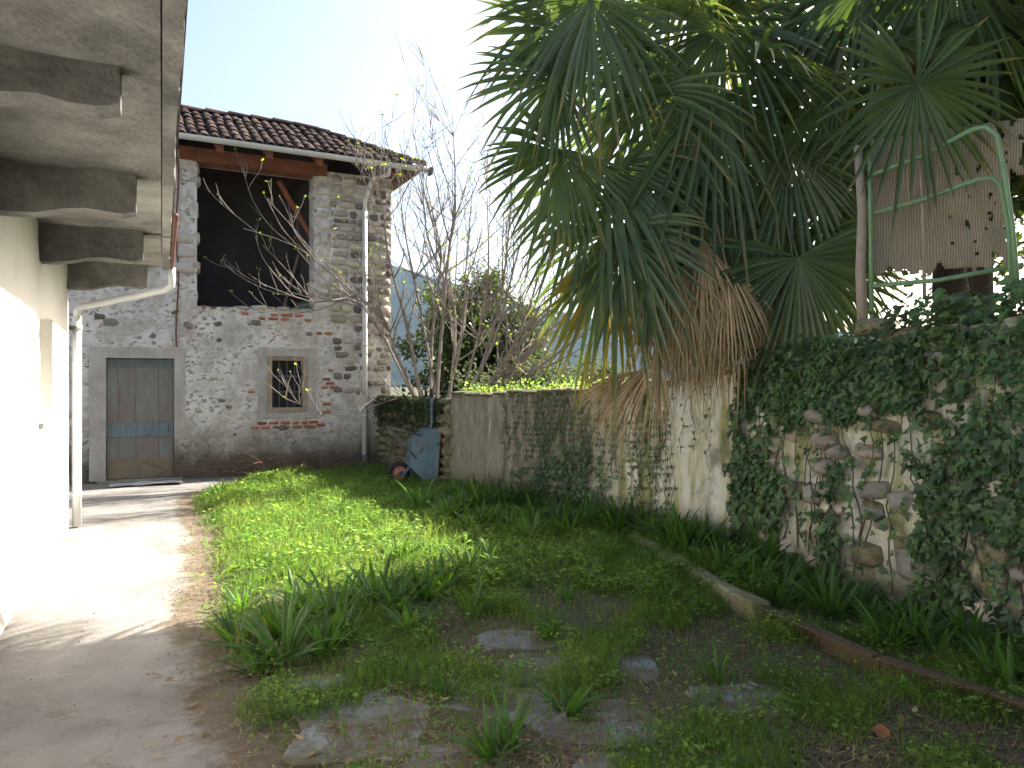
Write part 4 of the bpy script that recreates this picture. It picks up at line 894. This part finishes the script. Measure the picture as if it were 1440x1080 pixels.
leafy('evergreen_tree', 'tall dark evergreen tree behind the palm with the round fan', 'tree', (5.4, 8.9, 1.4), blob((5.3, 8.8, 4.7), (1.5, 1.2, 1.9), 130, .3), 15000, .105, m_dark, 4.4, .6, .16, 'dark trees behind the palms')
leafy('evergreen_tree', 'broad dark evergreen tree beyond the green tube frame', 'tree', (7.0, 8.0, 1.4), blob((6.7, 8.0, 6.2), (2.3, 1.8, 2.1), 150, .3), 16000, .105, m_dark, 4.8, .6, .16, 'dark trees behind the palms')
leafy('evergreen_tree', 'spreading dark evergreen tree overhanging the ivy wall', 'tree', (6.0, 4.6, 1.5), blob((5.6, 4.6, 5.0), (1.9, 2.0, 1.7), 130, .3), 13000, .105, m_dark, 4.4, .6, .15, 'dark trees behind the palms')

# ---------------------------------------------------------------- tube frame with woven mat
D0 = 6.1
fr_ = empty('green_tube_frame', P(1228, 410, D0)); tag(fr_, 'bent green metal tube frame standing above the ivy wall', 'tube frame')
def tub(pts, name, r=.018, root=fr_, mat=m_gtube, n=8):
    b = MB(); b.tube([P(*p) for p in pts], r, n); return rebase(b.build(name, mat, root, True), root)
tub([(1226, 470, D0), (1224, 300, D0), (1223, 215, D0)], 'post'); 
tub([(1226, 246, D0), (1300, 218, 5.9), (1365, 183, 5.6), (1385, 178, 5.55), (1402, 190, 5.5), (1412, 240, 5.5), (1424, 320, 5.5), (1432, 420, 5.5)], 'rail')
tub([(1228, 300, D0), (1300, 280, 5.9), (1375, 252, 5.65), (1396, 250, 5.6), (1408, 262, 5.58), (1418, 320, 5.57), (1424, 420, 5.57)], 'rail')
tub([(1226, 402, D0), (1320, 394, 5.9), (1440, 372, 5.6)], 'rail')
tub([(1294, 225, 5.95), (1298, 300, 5.95), (1300, 420, 5.95)], 'upright', .014, fr_, m_post)
mo = []; uvs = []; Fc = []; nu_, nv_ = 80, 50
mroot = P(1228, 395, D0 + .12)
for i in range(nu_):
    for j in range(nv_):
        f, g = i / (nu_ - 1), j / (nv_ - 1); x = 1226 + 235 * f; yt = 196 - 34 * f; yb = 392 - 12 * f; p = P(x, yt + (yb - yt) * g, D0 + .12 - .35 * f); p.y += .04 * fbm(f * 4, g * 4); mo.append(p); uvs.append((f * 1.3, g))
for i in range(nu_ - 1):
    for j in range(nv_ - 1):
        a = i * nv_ + j; f, g = i / nu_, j / nv_
        if (f > .45 and fbm(f * 15, g * 11, 3) > .75 - .5 * f) or (f > .8 and g > .35 + .2 * nz(f * 9, 1)) or g > .93 + .09 * nz(f * 14, 3): continue
        Fc.append((a, a + 1, a + nv_ + 1, a + nv_))
me = bpy.data.meshes.new('woven_mat'); me.from_pydata(mo, [], Fc); l = me.uv_layers.new(name='UVMap'); idx = np.zeros(len(me.loops), np.int32); me.loops.foreach_get('vertex_index', idx); l.data.foreach_set('uv', np.array(uvs)[idx].reshape(-1)); me.update()
om = link(me, 'woven_mat', m_mat, None, True); sm = om.modifiers.new('thick', 'SOLIDIFY'); sm.thickness = .012
tag(om, 'torn beige woven mat screen hung on the green tube frame', 'woven mat')
b = MB(); b.tube([P(1214, 470, 6.2), P(1210, 380, 6.2), P(1213, 300, 6.2), P(1206, 205, 6.2)], [.045, .042, .04, .032], 8)
tag(b.build('wooden_post', m_post, None, True), 'weathered pale wooden post beside the green tube frame', 'post')

# ---------------------------------------------------------------- wheelbarrow, stood on its nose
WBp = P(565, 690, 11.5); WBp.z = ground_z(WBp.x, WBp.y) + .0
wb = empty('wheelbarrow', WBp); tag(wb, 'old blue wheelbarrow stood on its nose against the rubble wall', 'wheelbarrow')
wdir = Vector((-.28, .96, 0)); rgt = Vector((.96, .28, 0))
def wbp(a, bb, c): return rgt * a + Vector((0, 0, bb)) + wdir * c
b = MB(); rim_ = [(.56, .05), (.60, .86), ]; rings = []
def ring(a0, b0, a1, b1, hw): return [wbp(a0, b0, .3 - hw), wbp(a1, b1, .3 - hw), wbp(a1, b1, .3 + hw), wbp(a0, b0, .3 + hw)]
R0 = ring(.54, .05, .60, .86, .31); R1 = ring(.33, .08, .40, .84, .27); R2 = ring(.13, .28, .17, .66, .2)
b.add(R0 + R1 + R2, [(0, 1, 5, 4), (1, 2, 6, 5), (2, 3, 7, 6), (3, 0, 4, 7), (4, 5, 9, 8), (5, 6, 10, 9), (6, 7, 11, 10), (7, 4, 8, 11), (8, 9, 10, 11)])
tubo = b.build('tub', m_blue, wb); sm = tubo.modifiers.new('thick', 'SOLIDIFY'); sm.thickness = .006; bv_ = tubo.modifiers.new('bev', 'BEVEL'); bv_.width = .03; bv_.segments = 2
b = MB(); b.tube(R0 + [R0[0]], .012, 6); b.build('tub_rim', m_rust, tubo)
for c in (.06, .54):
    b = MB(); b.tube([wbp(.0, .17, .3 + (c - .3) * .35), wbp(.06, .14, .3 + (c - .3) * .4), wbp(.30, .52, c), wbp(.42, .72, c), wbp(.47, .95, c), wbp(.46, 1.42, c)], .022, 8); hb = b.build('handle', m_blue, wb, True)
    b = MB(); b.tube([wbp(.463, 1.32, c), wbp(.46, 1.46, c)], .026, 8); b.build('grip', m_rubber, hb, True)
    b = MB(); b.tube([wbp(.42, .72, c), wbp(-.12, .86, c), wbp(-.19, .84, c)], .013, 6); b.tube([wbp(.22, .40, c), wbp(-.10, .80, c)], .010, 6); b.build('leg', m_iron, wb, True)
b = MB(); b.tube([wbp(-.16, .85, .06), wbp(-.16, .85, .54)], .011, 6); b.build('leg_brace', m_iron, wb, True)
def torus(name, Rr, r, mat, parent, n=28, m=8, hub=False):
    b = MB(); c0 = wbp(0, .17, .3); e1 = rgt; e2 = Vector((0, 0, 1))
    for i in range(n):
        a = 2 * math.pi * i / n; d = e1 * math.cos(a) + e2 * math.sin(a)
        for j in range(m): t = 2 * math.pi * j / m; b.v.append(tuple(c0 + d * (Rr + r * math.cos(t)) + wdir * (r * 1.1 * math.sin(t))))
    for i in range(n):
        for j in range(m): b.f.append((i * m + j, ((i + 1) % n) * m + j, ((i + 1) % n) * m + (j + 1) % m, i * m + (j + 1) % m))
    return b.build(name, mat, parent, True)
wh = empty('wheel', (0, 0, 0), wb); torus('tyre', .135, .04, m_rubber, wh)
b = MB(); c0 = wbp(0, .17, .3); n = 20
for dz, rr_ in ((-.035, .105), (-.02, .085), (-.03, .03), (-.06, .02), (.06, .02), (.03, .03), (.02, .085), (.035, .105)):
    for i in range(n): a = 2 * math.pi * i / n; b.v.append(tuple(c0 + rgt * math.cos(a) * rr_ + Vector((0, 0, math.sin(a) * rr_)) + wdir * dz))
for q in range(7):
    for i in range(n): i2 = (i + 1) % n; b.f.append((q * n + i, q * n + i2, (q + 1) * n + i2, (q + 1) * n + i))
b.build('rim', m_rim, wh, True)
b = MB(); b.tube([wbp(0, .17, .16), wbp(0, .17, .44)], .012, 6); b.build('axle', m_iron, wb, True)

# ---------------------------------------------------------------- kerb, steel edging, slabs, debris
kp = [G(890, 768), G(960, 815), G(1075, 880)]
kr = empty('stone_kerb', kp[0]); tag(kr, 'mossy old stone kerb along the planting bed', 'kerb')
for i in range(7):
    f0, f1 = i / 7, (i + .94) / 7
    def on(f): return kp[0].lerp(kp[1], f * 2) if f < .5 else kp[1].lerp(kp[2], f * 2 - 1)
    p, q = on(f0), on(f1); d = (q - p).normalized(); nrm = Vector((-d.y, d.x, 0)); b = MB(); h = random.uniform(.13, .17); wd = random.uniform(.1, .13)
    lo = [p - nrm * wd * .5, q - nrm * wd * .5, q + nrm * wd * .5, p + nrm * wd * .5]; lo = [Vector((v.x, v.y, -.06)) for v in lo]; hi = [Vector((v.x + random.uniform(-.012, .012), v.y, h + random.uniform(-.015, .015))) for v in lo]; b.hexa(lo + hi)
    o = rebase(b.build('kerb_stone', m_kerb, kr), kr); m_b = o.modifiers.new('bev', 'BEVEL'); m_b.width = .018; m_b.segments = 2
ep = [G(1070, 876), G(1240, 955), G(1400, 1008), Vector((2.75, 2.9, 0)), Vector((3.3, 1.6, 0))]; b = MB()
for p, q in zip(ep, ep[1:]):
    d = (q - p).normalized(); nrm = Vector((-d.y, d.x, 0)); up = Vector((0, 0, 1))
    q2 = q - d * .012
    b.hexa([p - nrm * .008 - up * .05, q2 - nrm * .008 - up * .05, q2 + nrm * .008 - up * .05, p + nrm * .008 - up * .05, p - nrm * .008 + up * .115, q2 - nrm * .008 + up * .115, q2 + nrm * .008 + up * .115, p + nrm * .008 + up * .115])
    b.hexa([p - nrm * .06 + up * .117, q2 - nrm * .06 + up * .117, q2 + nrm * .012 + up * .117, p + nrm * .012 + up * .117, p - nrm * .06 + up * .13, q2 - nrm * .06 + up * .13, q2 + nrm * .012 + up * .13, p + nrm * .012 + up * .13])
tag(b.build('steel_edging', m_edge), 'rusty brown steel edging rail continuing the kerb', 'edging')
pav = empty('paving', G(600, 1000)); tag(pav, 'broken bluish concrete paving sunk in the weeds', 'paving', kind='structure')
random.seed(5)
for px, py, wpx, hpx in ((505, 1030, 150, 75), (470, 975, 120, 40), (590, 935, 130, 36), (690, 985, 130, 50), (790, 945, 130, 36), (880, 935, 60, 36), (640, 1075, 120, 40), (840, 1020, 150, 50), (1010, 1050, 150, 50), (900, 1090, 140, 50), (540, 900, 90, 20), (1040, 985, 110, 32), (730, 905, 90, 22)):
    c = G(px, py); l = G(px - wpx / 2, py); r_ = G(px, py + hpx / 2); sx_ = (c - l).length * 1.25; sy = abs(c.y - r_.y) * 1.3; b = MB(); n = 26; ring_ = []
    ph = random.uniform(0, 6)
    for k in range(n):
        a = 2 * math.pi * k / n; e = 1.02 + .28 * fbm(math.cos(a) * 1.3 + px, math.sin(a) * 1.3 + py); ca, sa = math.cos(a), math.sin(a); m__ = max(abs(ca), abs(sa)) ** .6; ring_.append((c.x + ca / m__ * sx_ * e, c.y + sa / m__ * sy * e))
    gz = ground_z(c.x, c.y); tz = gz + .009
    for x, y in ring_: b.v.append((x, y, gz - .05))
    for x, y in ring_: b.v.append((x, y, tz - .008))
    for x, y in ring_: b.v.append((c.x + (x - c.x) * .96, c.y + (y - c.y) * .96, tz))
    b.v.append((c.x, c.y, tz + .004))
    for q in range(2):
        for k in range(n): k2 = (k + 1) % n; b.f.append((q * n + k, q * n + k2, (q + 1) * n + k2, (q + 1) * n + k))
    for k in range(n): b.f.append((2 * n + k, 2 * n + (k + 1) % n, 3 * n))
    rebase(b.build('paving_slab', m_slab, pav), pav)
def shard(px, py, size, mat, name, label, cat, group=None):
    c = G(px, py); c.z = ground_z(c.x, c.y) + .02; me = stone_mesh(name, mat, int(px), n=7, round_=.3, dome=.5); o = link(me, name, mat); o.location = c; o.rotation_euler = (R(80) + random.uniform(-.4, .4), random.uniform(-.3, .3), random.uniform(0, 6)); o.scale = (size[0], size[1], size[2]); tag(o, label, cat, group); return o
shard(1390, 945, (.13, .03, .09), m_terra, 'pot_shard', 'curved terracotta pot shard on the planting bed', 'pot shard')
shard(1240, 1038, (.1, .03, .06), m_terra, 'pot_shard', 'small terracotta shard among weeds by the steel edging', 'pot shard')
shard(1055, 972, (.11, .05, .07), m_pale, 'white_stone', 'large whitish stone chip in the weeds near the kerb', 'stone')
shard(1165, 958, (.05, .04, .04), m_pale, 'white_stone', 'small round whitish pebble below the steel edging', 'stone')
for k, (x, y) in enumerate(((1340, 985), (1375, 990), (1410, 1000), (1350, 960), (1190, 910), (1000, 835))): shard(x, y, (.045, .035, .035), m_pale, 'pebble', 'pale pebble lying on the planting bed', 'pebble', 'pebbles on the planting bed')
for k, (x, y) in enumerate(((172, 944), (108, 864), (230, 985), (60, 930), (205, 905), (262, 905))): shard(x, y, (.04, .012, .025), m_dead, 'dry_leaf', 'small dry brown leaf on the concrete path', 'leaf', 'dry leaves on the path')

# ---------------------------------------------------------------- strap-leaved clumps
def strap_mesh(seed, nl, L_, wd, stiff):
    r = random.Random(seed); b = MB()
    for k in range(nl):
        az = r.uniform(0, 6.283); el = r.uniform(.75, 1.45); l = L_ * r.uniform(.6, 1.1); d = Vector((math.cos(az) * math.cos(el), math.sin(az) * math.cos(el), math.sin(el))); sd_ = Vector((-math.sin(az), math.cos(az), 0)); base = len(b.v); ns = 6; p = Vector((math.cos(az) * .02, math.sin(az) * .02, -.02)); g = stiff * r.uniform(.6, 1.4)
        for q in range(ns + 1):
            f = q / ns; wv = wd * (.55 + 1.2 * f if f < .4 else 1.03 * (1 - ((f - .4) / .6) ** 2)) * .5 + .0008; up = sd_.cross(d)
            b.v += [tuple(p - sd_ * wv + up * wv * .4), tuple(p), tuple(p + sd_ * wv + up * wv * .4)]
            p = p + d * (l / ns); d = (d + Vector((math.cos(az) * .05, math.sin(az) * .05, -g / ns))).normalized()
        for q in range(ns): a = base + q * 3; b.f += [(a, a + 1, a + 4, a + 3), (a + 1, a + 2, a + 5, a + 4)]
    me = bpy.data.meshes.new('strap_clump'); me.from_pydata(b.v, [], b.f); me.update(); me.materials.append(m_strap); return me
SV = [strap_mesh(i, random.randint(11, 20), random.uniform(.3, .44), random.uniform(.026, .04), random.uniform(.5, 1.2)) for i in range(8)]
def clump(p, sc_, label, group):
    o = bpy.data.objects.new('strap_leaf_clump', random.choice(SV)); COL.objects.link(o); o.location = (p[0], p[1], ground_z(p[0], p[1])); o.rotation_euler = (random.gauss(0, .08), random.gauss(0, .08), random.uniform(0, 6.3)); o.scale = (sc_,) * 3; tag(o, label, 'plant', group)
random.seed(31)
for px, py, s_ in ((335, 905, 1.0), (395, 900, 1.1), (400, 935, 1.25), (470, 880, 1.2), (455, 925, 1.0), (530, 860, 1.2), (560, 865, 1.1), (595, 850, 1.1), (505, 850, .9), (430, 880, .8), (360, 945, .8), (620, 835, 1.1), (655, 820, 1.), (480, 905, 1.), (575, 890, .9), (340, 860, .9), (415, 855, .9)):
    g = G(px, py); clump(g, s_ * 1.0, 'dark strap-leaved clump at the sunlit edge of the lawn', 'strap-leaved clumps edging the lawn')
for i in range(58):
    s_ = random.uniform(1.2, 5.2); q = wallp(s_, 0, random.uniform(.12, 1.5) if s_ < 4 else random.uniform(.1, .45)); clump(q, random.uniform(.85, 1.35), 'dark strap-leaved clump massed below the plastered garden wall', 'strap-leaved clumps below the plastered wall')
for i in range(42):
    s_ = random.uniform(5.1, 9.0); q = wallp(s_, 0, random.uniform(.12, .75)); clump(q, random.uniform(.75, 1.2), 'strap-leaved clump in the bed under the ivy wall', 'strap-leaved clumps under the ivy')
for px, py in ((640, 830), (690, 800), (740, 830), (800, 850), (660, 870), (930, 860), (985, 865), (770, 905), (850, 800), (625, 985), (715, 1060), (1010, 960), (690, 1075), (800, 1010), (990, 1065), (560, 800), (700, 760), (310, 705), (300, 735), (480, 730), (660, 760)):
    g = G(px, py); clump(g, random.uniform(.4, .85), 'lone strap-leaved tuft among the weeds of the yard', 'scattered strap-leaved tufts')

# ---------------------------------------------------------------- grass, weeds, straw
BL = [(-.5, 0, 0), (.5, 0, 0), (.42, .12, .5), (-.42, .12, .5), (0, .5, 1.0)]; BF = [(0, 1, 2, 3), (3, 2, 4)]
def scatter(n, yr, test):
    o = []
    for i in range(n):
        y = random.uniform(*yr); xe = path_edge_x(y)
        x = random.uniform(xe - .3, 4.6)
        # stop at the wall
        t = test(x, y)
        if t and random.random() < t: o.append((x, y, ground_z(x, y)))
    return o
def wall_x(y):
    for a, c in zip(WP, WP[1:]):
        if c.y <= y <= a.y: return a.x + (c.x - a.x) * (a.y - y) / (a.y - c.y)
    return WP[0].x - (y - WP[0].y) * .6 if y > WP[0].y else 9
def far_w(y): return min(max((y - 5.6) / 1.2, 0), 1)
def dens_grass(x, y):
    l = lawn_side(x, y)
    if l < -.3 or x > wall_x(y) - .03: return 0
    if l < -.06: return .10 if nz(x * 5, y * 5, 3) > .25 else 0
    vb = (Vector((x, y)) - FO).dot(fv)
    if vb > -.1 or (vb > -.55 + .15 * nz(x * 3, y * 3) and random.random() < .85): return 0
    e = min(1, (l + .08) / .3); patch = fbm(x * 1.6, y * 1.6, 1.5); f = far_w(y)
    near = 1. if patch > .08 else (.45 if patch > -.12 else .07)
    return e * (f * (.75 + .3 * patch) + (1 - f) * near)
pts = scatter(190000, (1.9, 14.4), dens_grass) + scatter(90000, (1.9, 6.2), dens_grass); N_ = len(pts)
pos = np.array(pts); nn = np.stack([rng.normal(0, .35, N_), rng.normal(0, .35, N_), np.ones(N_)], 1)
hgt = rng.uniform(.05, .2, N_) * np.array([.7 + .6 * max(0, fbm(p[0] * 2, p[1] * 2, 12) + .4) for p in pts]) * np.where(pos[:, 1] > 6, 1.0, .95); sc = np.stack([rng.uniform(.0035, .0065, N_), hgt, hgt], 1) * np.where(pos[:, 1:2] > 5.8, 1., .8)
tag(bake('grass', BL, BF, pos, frames(nn, rng.uniform(0, 6.3, N_)), sc, m_grass), 'short rough grass covering the courtyard lawn', 'grass', kind='stuff')
def dens_weed(x, y):
    d = dens_grass(x, y); p = fbm(x * 2.3, y * 2.3, 8); return d * (1. if p > .0 else .45) if y > 5.8 else d * (1. if p > .1 else .3)
pts = scatter(190000, (1.9, 14.3), dens_weed) + scatter(70000, (1.9, 6.2), dens_weed); N_ = len(pts); pos = np.array(pts)
hh = np.array([.04 + .15 * max(0, fbm(p[0] * 2.4, p[1] * 2.4, 3) + .4) for p in pts]); pos[:, 2] += rng.random(N_) ** .6 * hh
nn = np.stack([rng.normal(0, .45, N_), rng.normal(0, .45, N_), np.ones(N_)], 1)
tag(bake('weeds', QL, [(0, 1, 2, 3)], pos, frames(nn, rng.uniform(0, 6.3, N_)), rng.uniform(.018, .05, N_) * np.where(pos[:, 1] > 5.5, 1.15, .68), m_weed), 'low small-leaved weeds growing through the lawn', 'weeds', kind='stuff')
def dens_straw(x, y):
    l = lawn_side(x, y)
    if x > wall_x(y) - .05 or y > 12: return 0
    return (.85 if -.4 < l < .3 else .0) if y > 5.6 else (.8 if l > -.4 else 0) * (1 if fbm(x * 1.3, y * 1.3, 6) > 0 else .25)
pts = scatter(45000, (1.9, 12), dens_straw) + scatter(30000, (1.9, 6), dens_straw); N_ = len(pts); pos = np.array(pts); pos[:, 2] = np.maximum(pos[:, 2], .012) + rng.uniform(.004, .02, N_)
nn = np.stack([rng.normal(0, .12, N_), rng.normal(0, .12, N_), np.ones(N_)], 1)
ST = [(-.5, 0, 0), (.5, 0, 0), (.4, 1, .05), (-.4, 1, .05)]
sc = np.stack([rng.uniform(.002, .005, N_), rng.uniform(.03, .13, N_), rng.uniform(.03, .1, N_)], 1)
tag(bake('straw_litter', ST, [(0, 1, 2, 3)], pos, frames(nn, rng.uniform(0, 6.3, N_)), sc, m_straw), 'dry straw and leaf litter along the path edge', 'litter', kind='stuff')

pts = [p for p in ((random.uniform(-5, .3), random.uniform(2.2, 10.5)) for _ in range(9000)) if -1.6 < lawn_side(*p) < .05 and (Vector(p) - HC).dot(ho_) > .05 and random.random() < math.exp(lawn_side(*p) * 2.2)]
pos = np.array([(x, y, .012) for x, y in pts]); N_ = len(pos)
lp = [p for p in ((random.uniform(-3.2, 3.6), random.uniform(2.0, 9)) for _ in range(2600)) if -.5 < lawn_side(*p) and p[0] < wall_x(p[1]) - .05 and random.random() < (.5 if p[1] < 6 or lawn_side(*p) < .25 else .06)]
lpos = np.array([(x, y, max(ground_z(x, y), .01) + random.uniform(.012, .035)) for x, y in lp]); nl_ = len(lpos)
tag(bake('leaf_litter', [(-.3, 0, .05), (0, -.5, 0), (.3, 0, .06), (0, .6, .1)], [(0, 1, 2, 3)], lpos, frames(np.stack([rng.normal(0, .3, nl_), rng.normal(0, .3, nl_), np.ones(nl_)], 1), rng.uniform(0, 6.3, nl_)), rng.uniform(.018, .055, nl_), M('fallen_leaf', [(.10, .06, .03), (.20, .13, .07), (.30, .21, .12)], 3, bump=0, rnd=.45, isl=True)), 'small fallen brown leaves strewn over the yard', 'leaf litter', kind='stuff')
tag(bake('path_grit', [(-.5, -.4, 0), (.5, -.4, 0), (.1, .5, 0), (0, 0, .5)], [(0, 1, 3), (1, 2, 3), (2, 0, 3)], pos, frames(np.tile([[0, 0, 1.]], (N_, 1)), rng.uniform(0, 6.3, N_)), rng.uniform(.006, .02, N_), M('grit', [(.10, .08, .055), (.22, .19, .15)], 3, bump=0, rnd=.5, isl=True)), 'loose grit and crumbs of soil on the concrete path', 'grit', kind='stuff')
bm_ = stone_mesh('bundle', M('green_sack', [(.06, .14, .07), (.10, .22, .12)], 4, bump=.3), 3, n=12, round_=1., dome=.8); bo = link(bm_, 'green_sack', None); q_ = fac(U(433, .6), .6, zO0 + .08); bo.location = q_; bo.scale = (.5, .45, .36); tag(bo, 'green sack lying inside the open hayloft', 'sack')
# ---------------------------------------------------------------- haze
hm = bpy.data.materials.new('haze'); hm.use_nodes = True; t = hm.node_tree; t.nodes.remove(t.nodes['Principled BSDF'])
pvn = t.nodes.new('ShaderNodeVolumePrincipled'); pvn.inputs['Density'].default_value = .00011; pvn.inputs['Color'].default_value = (.5, .7, 1, 1); pvn.inputs['Anisotropy'].default_value = .2
t.links.new(pvn.outputs[0], t.nodes['Material Output'].inputs['Volume'])
b = MB(); b.box(wframe, -1300, 1300, -60, 1250, -4, 170); tag(b.build('haze', hm), 'thin bluish air between the garden and the far hill', 'haze', kind='stuff')
print('tiles', nt_, 'objects', len(bpy.data.objects))
